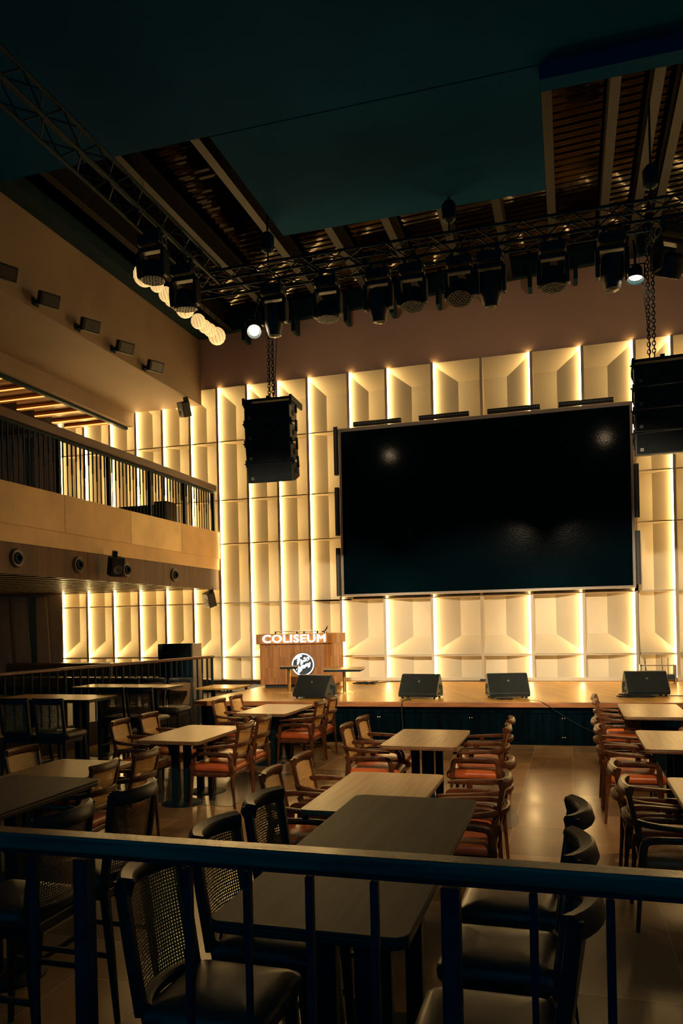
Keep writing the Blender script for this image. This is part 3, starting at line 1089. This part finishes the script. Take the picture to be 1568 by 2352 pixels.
t = thing('balcony_counter', 'dark counter standing behind the balcony balusters near the wall', 'cabinet', (-8.95, 15.2, 3.56))
bm = NB(); box(bm, -0.55, 0.30, -0.2, 0.25, 0, 1.06)
link('body', bm, 'black_paint', t)
bm = NB(); box(bm, 0.30, 0.60, -0.2, 0.25, 0, 1.16)
link('end_unit', bm, 'slat_dark', t)
bm = NB(); box(bm, -0.57, 0.30, -0.22, 0.27, 1.06, 1.09)
link('counter_top', bm, 'black_plastic', t)
t = thing('tub_chair', 'rounded dark tub chair behind the balcony balusters', 'chair', (-11.0, 14.6, 3.56))
bm = NB(); cushion(bm, -0.3, 0.3, -0.3, 0.3, 0.15, 0.45, 0.1)
link('seat', bm, 'sofa', t, smooth='full')
bm = NB()
sweep(bm, [(0.36 * math.cos(R(a)), 0.36 * math.sin(R(a)), 0.62) for a in range(180, 361, 15)], 0.62, 0.1, side=(0, 0, 1), sq=3)
link('backrest', bm, 'sofa', t, smooth=True)

# side table left of the stage
t = thing('side_table', 'plain timber table standing left of the stage edge', 'table', (-6.76, 14.25, 0))
bm = NB(); prism(bm, rrect(-0.40, 0.45, -0.42, 0.42, 0.02), 0.72, 0.75)
link('table_top', bm, 'stage_wood', t)
for sx in (-1, 1):
    for sy in (-1, 1):
        bm = NB(); box(bm, sx * 0.36 - 0.02, sx * 0.36 + 0.02, sy * 0.37 - 0.02, sy * 0.37 + 0.02, 0, 0.72)
        link('leg', bm, 'black_metal', t)

# ------------------------------------------------------------------ stage furniture
# podium
pd = thing('podium', 'timber DJ booth with glowing letters and round illuminated badge', 'booth', (-5.36, 14.88, 0.68), R(9))


def podium_outline(o):
    pts = [(-0.76 - o, -0.10 - o), (0.52 + o * 0.5, -0.10 - o)]
    for i in range(1, 7):
        a = R(-90 + 65 * i / 6)
        pts.append((0.52 + (0.26 + o) * math.cos(a), 0.16 + (0.26 + o) * math.sin(a)))
    pts += [(0.86 + o, 0.62), (-0.76 - o, 0.62)]
    return pts


bm = NB(); prism(bm, podium_outline(0), 0.07, 0.92)
link('body', bm, 'podium_wood', pd)
bm = NB(); prism(bm, podium_outline(0.06), 0.90, 1.10)
link('top_band', bm, 'podium_wood', pd)
bm = NB(); prism(bm, podium_outline(-0.08), 0.0, 0.07)
link('plinth', bm, 'dark_walnut', pd)
# letters
cu = bpy.data.curves.new('lettering', 'FONT')
cu.body = 'COLISEUM'
cu.size = 0.2
cu.bevel_depth = 0.005
cu.bevel_resolution = 1
cu.space_character = 1.1
cu.extrude = 0.014
tmp = bpy.data.objects.new('lettering_curve', cu)
COL.objects.link(tmp)
me = bpy.data.meshes.new_from_object(tmp.evaluated_get(bpy.context.evaluated_depsgraph_get()))
bpy.data.objects.remove(tmp)
xs_ = [v.co.x for v in me.vertices]; ys_ = [v.co.y for v in me.vertices]
for v in me.vertices:
    v.co.x = (v.co.x - min(xs_)) / (max(xs_) - min(xs_)) * 1.30 - 0.65
    v.co.y = (v.co.y - min(ys_)) / (max(ys_) - min(ys_)) * 0.165
me.materials.clear()
me.materials.append(M['letter_light'])
lo = bpy.data.objects.new('lettering', me)
COL.objects.link(lo)
lo.parent = pd
lo.location = (-0.03, -0.19, 0.925)
lo.rotation_euler = (R(90), 0, 0)

# badge
bdg = NB(); lathe(bdg, [(0.235, 0), (0.235, 0.05)], 48)
bdg = link('badge', bdg, 'logo_dark', pd, smooth=True)
bdg.location = (0.14, -0.105, 0.475)
bdg.rotation_euler = (R(90), 0, 0)
bm = NB()
tube(bm, [(0.217 * math.cos(2 * PI * i / 48), 0.217 * math.sin(2 * PI * i / 48), 0.052) for i in range(48)], 0.014, 8, closed=True)
link('ring', bm, 'logo_light', bdg, smooth=True)
bm = NB()


def stroke(px, wd):
    # brush stroke on the badge; outline given on a 640-unit wide disc centred at (905, 685)
    pts = [((x - 905) / 320 * 0.215, -(y - 685) / 330 * 0.215, 0.052) for x, y in px]
    w = wd / 320 * 0.215
    sweep(bm, pts, [w * 0.6] + [w] * (len(pts) - 2) + [w * 0.5], 0.008, side=(0.4, 0.9, 0), n=8, sq=2)


# two slanted words in brush script, overexposed and unreadable
stroke([(665, 520), (720, 450), (800, 420), (860, 410), (880, 425)], 70)
stroke([(800, 425), (775, 520), (765, 600), (740, 690)], 85)
stroke([(830, 520), (860, 560), (855, 640), (830, 680), (880, 640), (930, 540)], 62)
stroke([(920, 500), (960, 470), (985, 520), (960, 600), (1000, 560), (1040, 450)], 58)
stroke([(1020, 470), (1070, 460), (1085, 510), (1040, 580)], 58)
stroke([(705, 850), (730, 770), (780, 740), (790, 800), (740, 900)], 62)
stroke([(760, 940), (830, 850), (880, 740), (920, 700)], 90)
stroke([(870, 800), (930, 720), (975, 700), (960, 770), (905, 800)], 62)
stroke([(970, 760), (1010, 670), (1045, 650), (1030, 740), (1075, 700), (1120, 610)], 62)
stroke([(1060, 780), (1100, 740), (1135, 640)], 56)
link('emblem', bm, 'logo_light', bdg)

# things on the podium
t = thing('towel_bar', 'slim metal bar rack lying along the booth top', 'rack', (-5.45, 14.98, 1.78), R(9))
bm = NB(); tube(bm, [(-0.42, 0, 0.05), (0.5, 0, 0.05)], 0.012)
link('bar', bm, 'chrome', t)
for x in (-0.4, 0.05, 0.2, 0.48):
    bm = NB(); tube(bm, [(x, 0, 0), (x, 0, 0.05)], 0.014)
    link('clamp', bm, 'black_metal', t)
t = thing('microphone_clip', 'small black clip standing up at the right end of booth top', 'clip', (-4.80, 15.05, 1.78), 0)
bm = NB(); sweep(bm, [(-0.08, 0, 0.03), (-0.02, 0, 0.045), (0.02, 0, 0.09), (0.045, 0, 0.15)], [0.03, 0.03, 0.025, 0.012], [0.02, 0.02, 0.03, 0.012])
link('clip', bm, 'black_metal', t)
bm = NB(); lathe(bm, [(0.05, 0), (0.05, 0.03)], 12)
link('foot', bm, 'chrome', t)


def cafe_table(loc, lx, ly, label, h=0.55):
    t = thing('pedestal_table', label, 'table', loc, R(8), 'small pedestal tables on the stage')
    bm = NB(); prism(bm, rrect(-lx / 2, lx / 2, -ly / 2, ly / 2, 0.03), h - 0.012, h)
    link('table_top', bm, 'table_top', t)
    bm = NB(); prism(bm, rrect(-lx / 2 + 0.03, lx / 2 - 0.03, -ly / 2 + 0.03, ly / 2 - 0.03, 0.03), h - 0.05, h - 0.0125)
    link('edge_band', bm, 'black_paint', t)
    bm = NB(); lathe(bm, [(0.033, 0.012), (0.033, h - 0.05)], 16)
    link('column', bm, 'brass', t, smooth=True)
    bm = NB(); prism(bm, rrect(-0.2, 0.2, -0.17, 0.17, 0.01), 0, 0.014)
    link('base', bm, 'brass', t)


cafe_table((-5.17, 13.86, 0.68), 0.36, 0.36, 'small square pedestal table in front of the round badge', 0.50)
cafe_table((-4.05, 13.80, 0.68), 0.74, 0.70, 'wide pedestal table on the stage right of the timber booth', 0.46)


def monitor(loc, rz, label, first=[None]):
    if first[0]:
        return dup(first[0], loc, rz, label)
    t = thing('wedge_monitor', label, 'speaker', loc, rz, 'wedge stage monitors')
    first[0] = t
    prof = [(-0.20, 0.03), (-0.22, 0.09), (0.0, 0.40), (0.06, 0.41), (0.20, 0.17), (0.20, 0.03)]
    bm = NB()
    prism(bm, prof, -0.335, 0.335, Matrix(((0, 0, 1, 0), (1, 0, 0, 0), (0, 1, 0, 0), (0, 0, 0, 1))))
    link('cabinet', bm, 'black_plastic', t, bevel=0.012)
    n = Vector((0, -0.31, 0.22)).normalized()
    bm = NB()
    mt = Matrix.Translation((0, -0.113, 0.243)) @ Matrix.Rotation(math.atan2(0.31, 0.22), 4, 'X')
    box(bm, -0.315, 0.315, -0.175, 0.175, -0.004, 0.008, mt)
    link('grille', bm, 'grille', t, bevel=0.006)
    bm = NB(); lathe(bm, [(0.018, 0.008), (0.018, 0.012), (0.012, 0.013)], 12, mt @ Matrix.Translation((0.0, 0.05, 0)))
    link('logo', bm, 'cone_grey', t)
    for s in (-1, 1):
        for y0, y1, z0, z1, nm_ in ((-0.03, 0.05, 0.16, 0.24, 'handle_recess'), (0.06, 0.12, 0.06, 0.22, 'socket_panel'), (-0.1, -0.075, 0.07, 0.10, 'pole_socket'), (-0.04, -0.015, 0.07, 0.10, 'pole_socket')):
            bm = NB(); box(bm, s * 0.338 - 0.004, s * 0.338 + 0.004, y0, y1, z0, z1)
            link(nm_, bm, 'black_paint', t)
    for sx in (-0.28, 0.28):
        for sy in (-0.15, 0.15):
            bm = NB(); lathe(bm, [(0.02, 0), (0.02, 0.03)], 10, Matrix.Translation((sx, sy, 0)))
            link('foot', bm, 'black_paint', t)
    return t


monitor((-4.30, 12.80, 0.68), R(-14), 'black wedge monitor in front of the timber booth')
monitor((-2.45, 12.95, 0.68), R(-7), 'black wedge monitor on the stage below the left half of the screen')
monitor((-1.02, 13.12, 0.68), R(16), 'black wedge monitor on the stage below the middle of the screen')
monitor((1.18, 13.62, 0.68), R(10), 'black wedge monitor at the right end of the stage')


def cable(name, pts, r, label):
    bm = NB()
    P = [Vector(p) for p in pts]
    out = []
    for i in range(len(P) - 1):
        a = P[max(i - 1, 0)]; b = P[i]; c = P[i + 1]; d = P[min(i + 2, len(P) - 1)]
        for k in range(6):
            s = k / 6
            out.append(0.5 * ((2 * b) + (c - a) * s + (2 * a - 5 * b + 4 * c - d) * s * s + (3 * b - a - 3 * c + d) * s ** 3))
    out.append(P[-1])
    tube(bm, out, r, 6)
    tag(link(name, bm, 'cable', smooth=True), label, 'cable')


def tangle(cx, cy, z, rx, ry, n, h=0.05, seed=1):
    rnd = random.Random(seed)
    return [(cx + rnd.uniform(-rx, rx), cy + rnd.uniform(-ry, ry), z + 0.008 + rnd.random() ** 2 * h) for _ in range(n)]


cable('power_cable', tangle(-4.15, 15.7, 0.68, 0.3, 0.12, 22, 0.05, 3) + [(-3.7, 16.3, 0.69), (-2.6, 16.46, 0.69), (-1.4, 16.5, 0.69)], 0.009, 'black cable tangle on the stage behind the wide pedestal table')
cable('power_cable', tangle(1.0, 13.28, 0.68, 0.28, 0.05, 22, 0.05, 5) + [(1.6, 13.5, 0.69), (2.2, 13.55, 0.69)], 0.008, 'black cables bunched under the rightmost wedge monitor')
cable('power_cable', tangle(-1.05, 12.72, 0.68, 0.24, 0.04, 20, 0.05, 6) + [(-0.75, 12.6, 0.70), (-0.5, 12.43, 0.70), (-0.38, 12.35, 0.66), (0.0, 12.40, 0.40), (0.4, 12.4, 0.22), (0.9, 12.42, 0.19), (1.5, 12.5, 0.20)], 0.004,
      'thin cable sagging across the black stage front below the middle monitor')
cable('power_cable', [(-2.55, 12.6, 0.69), (-2.62, 12.35, 0.70), (-2.63, 12.22, 0.66), (-2.63, 12.26, 0.3), (-2.62, 12.24, 0.05)], 0.008, 'cable hanging straight down the stage front from the left-centre monitor')
cable('power_cable', tangle(2.42, 16.0, 0.68, 0.38, 0.25, 40, 0.28, 9), 0.009, 'heap of tangled cables at the far right of the stage')
t = thing('power_adaptor', 'small black adaptor block at the foot of the lit wall', 'adaptor', (-1.77, 16.46, 0.684))
bm = NB(); box(bm, -0.07, 0.07, -0.04, 0.04, 0, 0.05)
link('casing', bm, 'black_plastic', t, bevel=0.008)

# wireless receiver rack
t = thing('receiver_rack', 'low wireless receiver rack with thin upright antennas at stage right', 'rack', (1.62, 16.1, 0.684))
bm = NB()
for s in (-1, 1):
    box(bm, s * 0.31 - 0.015, s * 0.31 + 0.015, -0.15, 0.15, 0, 0.36)
box(bm, -0.325, 0.325, -0.15, -0.12, 0.34, 0.36)
link('frame', bm, 'rack_steel', t)
bm = NB(); box(bm, -0.29, 0.29, -0.14, 0.15, 0.08, 0.17)
link('receiver', bm, 'black_plastic', t)
bm = NB()
for x in (-0.02, 0.10):
    box(bm, x, x + 0.07, -0.145, -0.14, 0.12, 0.15)
link('display', bm, 'blue_glass', t)
for x, d in ((-0.22, 0.0), (-0.19, -0.10), (0.09, -0.02), (0.19, 0.0)):
    bm = NB(); tube(bm, [(x, 0, 0.17), (x + d * 0.6, -0.01, 0.5)], 0.006, 6)
    link('antenna', bm, 'antenna', t)

# ------------------------------------------------------------------ truss and rigging
def truss(name, label, p0, p1, w=0.30, h=0.28, step=0.33):
    p0, p1 = Vector(p0), Vector(p1)
    t = thing(name, label, 'truss', p0, math.atan2(p1.y - p0.y, p1.x - p0.x))
    L = (p1 - p0).length
    bm = NB()
    for y in (-w / 2, w / 2):
        for z in (0, h):
            tube(bm, [(0, y, z), (L, y, z)], 0.024, 8)
    link('chord', bm, 'black_metal', t)
    bm = NB()
    n = int(L / step)
    for i in range(n):
        a, b = L * i / n, L * (i + 1) / n
        for y in (-w / 2, w / 2):
            z = (0, h) if i % 2 else (h, 0)
            tube(bm, [(a, y, z[0]), (b, y, z[1])], 0.011, 6)
        for z in (0, h):
            y = (-w / 2, w / 2) if i % 2 else (w / 2, -w / 2)
            tube(bm, [(a, y[0], z), (b, y[1], z)], 0.011, 6)
    link('brace', bm, 'black_metal', t)
    return t


truss('stage_truss', 'long black box truss hung across the room in front of the stage', (-5.9, 11.5, 7.42), (4.5, 11.5, 7.42))
truss('side_truss', 'black truss running towards the camera along the left side', (-5.4, 6.0, 7.45), (-5.4, 11.3, 7.45))
for tx, ty, tz, n_ in ((-4.5, 11.5, 7.72, 'left end'), (1.2, 11.5, 7.72, 'right end'), (-1.6, 11.5, 7.72, 'middle')):
    t = thing('chain_hoist', 'black chain hoist holding up the stage truss at its %s' % n_, 'hoist', (tx, ty, tz), 0, 'chain hoists on the truss')
    bm = NB(); lathe(bm, [(0.05, 0.2), (0.10, 0.24), (0.11, 0.45), (0.06, 0.52)], 14)
    link('motor', bm, 'black_metal', t, smooth=True)
    bm = NB(); tube(bm, [(0, 0, 0), (0, 0, 0.2)], 0.015); tube(bm, [(0, 0, 0.5), (0, 0, 9.12 + 0.045 * tx - tz)], 0.015)
    link('chain', bm, 'black_metal', t)


def moving_head(loc, tilt, pan, label, kind='spot', s=1.0, first={}):
    t = thing('moving_head_light', label, 'light', loc, pan, 'moving-head lights on the truss')
    t.scale = (s, s, s)
    # origin at truss chord; hangs down
    bm = NB()
    box(bm, -0.17, 0.17, -0.13, 0.13, -0.20, -0.06)
    link('base', bm, 'black_plastic', t, bevel=0.02)
    for x in (-0.1, 0.1):
        bm = NB(); box(bm, x - 0.02, x + 0.02, -0.03, 0.03, -0.07, 0.05)
        link('clamp', bm, 'black_metal', t)
    for sx in (-1, 1):
        bm = NB()
        tube(bm, [(sx * 0.175, 0.06 * math.cos(a), -0.13 + 0.06 * math.sin(a)) for a in [2 * PI * i / 12 for i in range(12)]], 0.011, 6, closed=True)
        link('handle', bm, 'cone_grey', t, smooth=True)
    bm = NB()
    box(bm, -0.19, 0.19, -0.06, 0.06, -0.27, -0.205)
    for sx in (-1, 1):
        prism(bm, [(-0.07, -0.26), (0.07, -0.26), (0.09, -0.45), (0.06, -0.62), (-0.06, -0.62), (-0.09, -0.45)], sx * 0.185 - 0.03, sx * 0.185 + 0.03,
              Matrix(((0, 0, 1, 0), (1, 0, 0, 0), (0, 1, 0, 0), (0, 0, 0, 1))))
    link('yoke', bm, 'black_plastic', t, bevel=0.015)
    bm = NB()
    if kind == 'spot':
        lathe(bm, [(0.08, -0.20), (0.135, -0.17), (0.15, -0.02), (0.145, 0.10), (0.11, 0.22), (0.10, 0.27)], 20)
    else:
        lathe(bm, [(0.08, -0.14), (0.14, -0.10), (0.165, 0.02), (0.165, 0.14)], 20)
    h = link('head', bm, 'black_plastic', t, smooth=True)
    h.location = (0, 0, -0.52)
    h.rotation_euler = (R(180) + tilt, 0, 0)
    bm = NB()
    if kind == 'spot':
        lathe(bm, [(0.085, 0.268), (0.06, 0.285), (0.0, 0.29)], 20, cap=False)
    else:
        for i in range(-3, 4):
            for j in range(-3, 4):
                x, y = i * 0.045 + (j % 2) * 0.0225, j * 0.04
                if x * x + y * y < 0.14 ** 2:
                    lathe(bm, [(0.018, 0.14), (0.014, 0.148), (0.004, 0.152)], 8, Matrix.Translation((x, y, 0)))
    link('lens', bm, 'lens', h, smooth=True)
    return t


hd = [(-4.38, 'spot', 0.1), (-3.49, 'wash', 0.0), (-2.68, 'spot', 0.12), (-2.157, 'wash', -0.15), (-1.449, 'wash', -0.35), (-1.005, 'spot', 0.1), (-0.126, 'wash', -0.05), (0.669, 'spot', 0.0)]
on = ['first', 'second', 'third', 'fourth', 'fifth', 'sixth', 'seventh', 'eighth']
for i, (x, k, tl) in enumerate(hd):
    moving_head((x, 11.4, 7.38), tl, 0, 'black moving-head light under the stage truss, %s from the left' % on[i], k, 1.05)
moving_head((1.42, 11.4, 7.36), 0.5, R(35), 'tilted black moving-head light above the right speaker stack', 'wash', 1.1)
moving_head((-5.4, 9.46, 7.41), 0.0, 0, 'dark wash light on the left side truss blocking the nearest paper lantern', 'wash', 1.0)
moving_head((-5.4, 10.39, 7.41), 0.15, 0, 'dark wash light on the left side truss blocking the middle paper lanterns', 'wash', 1.05)


def flood(loc, tgt, label):
    t = thing('flood_lamp', label, 'light', loc, 0, 'lit flood lamps on the truss')
    d = (Vector(tgt) - Vector(loc)).to_track_quat('Z', 'Y').to_matrix().to_4x4()
    bm = NB(); lathe(bm, [(0.05, -0.2), (0.08, -0.16), (0.10, 0.0), (0.115, 0.02)], 18, d, cap=False)
    link('can', bm, 'black_metal', t, smooth=True)
    bm = NB(); lathe(bm, [(0.085, -0.03), (0.07, -0.028)], 18, d)
    link('lamp', bm, 'lamp_glow', t)
    bm = NB()
    tube(bm, [(-0.12, 0, 0), (-0.12, 0, 0.2), (0.12, 0, 0.2), (0.12, 0, 0)], 0.012); tube(bm, [(0, 0, 0.2), (0, 0.2, 0.62)], 0.015)
    link('yoke', bm, 'black_metal', t)


flood((-4.72, 11.4, 6.66), (-2.5, 6.5, 2.0), 'brightly lit flood lamp below the left end of the stage truss')
flood((0.97, 11.4, 6.66), (0.2, 9.5, -3), 'lit flood lamp on the stage truss beside the chain of the right speaker stack')


# line arrays
def line_array(cx, y, ztop, rz, angs, label):
    t = thing('line_array', label, 'speaker', (cx, y, ztop), rz, 'hanging line-array speaker stacks')
    bm = NB()
    box(bm, -0.40, 0.42, -0.18, 0.40, 0.02, 0.06)
    box(bm, -0.40, -0.36, -0.2, 0.42, -0.02, 0.08)
    box(bm, 0.38, 0.42, -0.2, 0.42, -0.02, 0.08)
    box(bm, -0.03, 0.03, -0.1, 0.3, 0.05, 0.12)
    link('rigging_frame', bm, 'black_metal', t, bevel=0.006)
    p = Vector((0, -0.17, 0.0))
    for i, a in enumerate(angs):
        a = R(a)
        mt = Matrix.Translation(p) @ Matrix.Rotation(a, 4, 'X')
        hh = 0.315
        bm = NB()
        prism(bm, [(-0.0, -hh), (0.0, -0.008), (0.12, -0.008), (0.40, -0.05), (0.40, -hh + 0.05), (0.12, -hh)], -0.375, 0.375,
              mt @ Matrix(((0, 0, 1, 0), (1, 0, 0, 0), (0, 1, 0, 0), (0, 0, 0, 1))))
        c = link('cabinet', bm, 'black_plastic', t, bevel=0.008)
        bm = NB(); box(bm, -0.355, 0.355, -0.014, 0.001, -hh + 0.018, -0.022, mt)
        link('grille', bm, 'grille', c, bevel=0.004)
        bm = NB(); box(bm, -0.31, -0.265, -0.018, -0.0135, -hh + 0.05, -hh + 0.095, mt)
        link('logo', bm, 'cone_grey', c)
        for s in (-1, 1):
            bm = NB(); box(bm, s * 0.385 - 0.012, s * 0.385 + 0.012, 0.02, 0.08, -0.06, 0.05, mt); box(bm, s * 0.40 - 0.02, s * 0.40 + 0.02, 0.03, 0.05, -0.02, 0.0, mt)
            link('bracket', bm, 'black_metal', c)
            bm = NB(); box(bm, s * 0.385 - 0.012, s * 0.385 + 0.012, 0.30, 0.36, -0.12, 0.06, mt)
            link('bracket', bm, 'black_metal', c)
            bm = NB(); lathe(bm, [(0.045, 0), (0.045, 0.012)], 12, mt @ Matrix.Translation((s * 0.376, 0.19, -0.16)) @ Matrix.Rotation(R(90 * s), 4, 'Y'))
            link('handle', bm, 'black_metal', c)
        p = mt @ Vector((0, 0, -hh))
    return t


def chain(loc, z0, z1, label):
    bm = NB()
    for k, dx in enumerate((-0.035, 0.03)):
        z = z0
        i = 0
        while z < z1:
            pts = []
            for j in range(10):
                a = 2 * PI * j / 10
                u, v = 0.022 * math.cos(a), 0.036 * math.sin(a)
                pts.append((dx + (u if i % 2 else 0.005), 0.0 + (0 if i % 2 else u), z + v + k * 0.01))
            tube(bm, pts, 0.0075, 5, closed=True)
            z += 0.052
            i += 1
    o = link('lifting_chain', bm, 'black_metal')
    o.location = loc
    tag(o, label, 'chain', 'speaker lifting chains')


line_array(-4.52, 11.5, 5.50, R(3), (0, 3, 8, 13), 'hanging black line-array speaker stack left of the screen')
line_array(1.30, 11.5, 5.47, R(-3), (0, 0.5, 1, 2), 'hanging black line-array speaker stack cut off at the right edge')
chain((-4.49, 11.5, 0), 5.64, 7.45, 'black chain holding up the left hanging speaker stack')
chain((1.17, 11.5, 0), 5.61, 7.45, 'black chain holding up the right hanging speaker stack')
cable('steel_wire', [(0.98, 11.5, 7.4), (1.09, 11.5, 6.4), (1.15, 11.5, 5.65)], 0.007, 'thin cable running down to the right hanging speaker stack')
cable('steel_wire', [(-4.36, 11.5, 7.4), (-4.39, 11.5, 6.4), (-4.44, 11.5, 5.64)], 0.007, 'thin cable running down to the left hanging speaker stack')

# ------------------------------------------------------------------ lanterns, wall floods, small speakers, nozzles
P0, P1 = Vector((-6.79, 14.45, 7.93)), Vector((-6.10, 10.35, 7.33))
lan = [(498, 772, 20), (482, 758, 15), (470, 750, 15), (455, 738, 17), (425, 708, 22), (392, 690, 14), (381, 676, 17), (360, 655, 16), (332, 632, 26)]
lb = ['nearest the back wall', 'second from the back wall', 'third from the back wall', 'fourth from the back wall', 'fifth from the back wall', 'sixth and smallest', 'seventh from the back wall', 'eighth from the back wall', 'nearest the camera']
YL = [14.6, 14.1, 13.7, 13.3, 12.5, 12.0, 11.7, 11.2, 10.6]
for (px, py, pr_), n_, yl in zip(lan, lb, YL):
    d = fw + r2 * ((px - 784) / FPX) - u2 * ((py - 1176 - VY) / FPX)
    s = yl / d.y
    c = Vector((0, 0, CH)) + d * s
    rad = pr_ * s / FPX
    bm = NB()
    n = 20
    prof = []
    for i in range(15):
        a = PI * (0.06 + 0.88 * i / 14)
        prof.append((rad * math.sin(a) * (1.0 if i % 2 else 0.965), -rad * math.cos(a)))
    lathe(bm, prof, n, Matrix.Rotation(R(35), 4, 'X') @ Matrix.Rotation(R(30), 4, 'Y'))
    o = tag(link('paper_lantern', bm, 'lantern_glow', smooth=True), 'round glowing paper lantern hung along the left bulkhead, %s' % n_, 'lantern', 'paper lanterns')
    o.location = c
    bm = NB(); tube(bm, [(0, 0, 0), (0, 0, CZ(max(c.x, -8.2)) + 0.26 - c.z)], 0.006, 5)
    link('wire', bm, 'cable', o)

fy = [(9.655, 7.344), (10.659, 7.32), (11.781, 7.314), (12.887, 7.30), (14.007, 7.29)]
for i, (y, z) in enumerate(fy):
    t = thing('wall_floodlight', 'black box floodlight on the bulkhead face, %s from the back wall' % ['fifth', 'fourth', 'third', 'second', 'first'][i], 'light', (-8.25, y, z), 0, 'floodlights along the bulkhead')
    bm = NB(); box(bm, 0.0, 0.02, -0.07, 0.07, -0.06, 0.06); box(bm, 0.0, 0.22, -0.02, 0.02, -0.02, 0.02)
    link('bracket', bm, 'black_metal', t)
    mt = Matrix.Translation((0.26, 0, 0.0)) @ Matrix.Rotation(R(-25), 4, 'Z') @ Matrix.Rotation(R(20), 4, 'Y')
    bm = NB(); box(bm, -0.05, 0.07, -0.17, 0.17, -0.11, 0.11, mt)
    link('housing', bm, 'black_plastic', t, bevel=0.012)
    bm = NB(); box(bm, 0.071, 0.078, -0.13, 0.13, -0.08, 0.08, mt)
    link('glass', bm, 'flood_glass', t)


def wall_speaker(loc, rot, label, s=1.0):
    t = thing('wall_speaker', label, 'speaker', loc, 0, 'small wall speakers')
    t.rotation_euler = rot
    bm = NB(); prism(bm, rrect(-0.12 * s, 0.12 * s, -0.17 * s, 0.17 * s, 0.02), 0, 0.2 * s, Matrix.Rotation(R(90), 4, 'X'))
    link('cabinet', bm, 'black_plastic', t, bevel=0.01)
    bm = NB(); lathe(bm, [(0.085 * s, 0), (0.08 * s, 0.008), (0.03 * s, -0.002)], 20, Matrix.Translation((0, -0.2 * s, -0.04 * s)) @ Matrix.Rotation(R(90), 4, 'X'))
    link('cone', bm, 'cone_grey', t, smooth=True)
    bm = NB(); box(bm, -0.03, 0.03, -0.06, 0.04, 0.15 * s, 0.26 * s)
    link('bracket', bm, 'black_metal', t)


wall_speaker((-8.25, 15.9, 6.95), (R(20), R(12), R(-30)), 'small black speaker hanging under the bulkhead near the back wall', 1.0)
wall_speaker((-7.92, 16.3, 2.62), (R(20), R(12), R(-30)), 'small black speaker hanging under the balcony end near the back wall', 1.0)
wall_speaker((-7.72, 11.95, 3.09), (R(15), R(0), R(55)), 'small black speaker mounted on the balcony fascia between round nozzles', 1.0)
for y, n_ in ((9.643, 'farthest'), (11.143, 'third'), (12.603, 'second'), (14.419, 'nearest')):
    t = thing('air_nozzle', 'round dark air nozzle in the balcony fascia, %s %s the back wall' % (n_, 'to' if n_ == 'nearest' else 'from'), 'vent', (BX - 0.03, y, 3.055), 0, 'air nozzles in the balcony fascia')
    mt = Matrix.Rotation(R(90), 4, 'Y')
    bm = NB(); lathe(bm, [(0.15, 0), (0.15, 0.012), (0.125, 0.035), (0.09, 0.03), (0.085, 0.01)], 28, mt, cap=False)
    link('ring', bm, 'dark_ring', t, smooth=True)
    bm = NB(); lathe(bm, [(0.085, 0.01), (0.07, 0.06), (0.045, 0.06), (0.04, 0.02)], 24, mt @ Matrix.Rotation(R(12), 4, 'X'))
    link('jet', bm, 'black_metal', t, smooth=True)
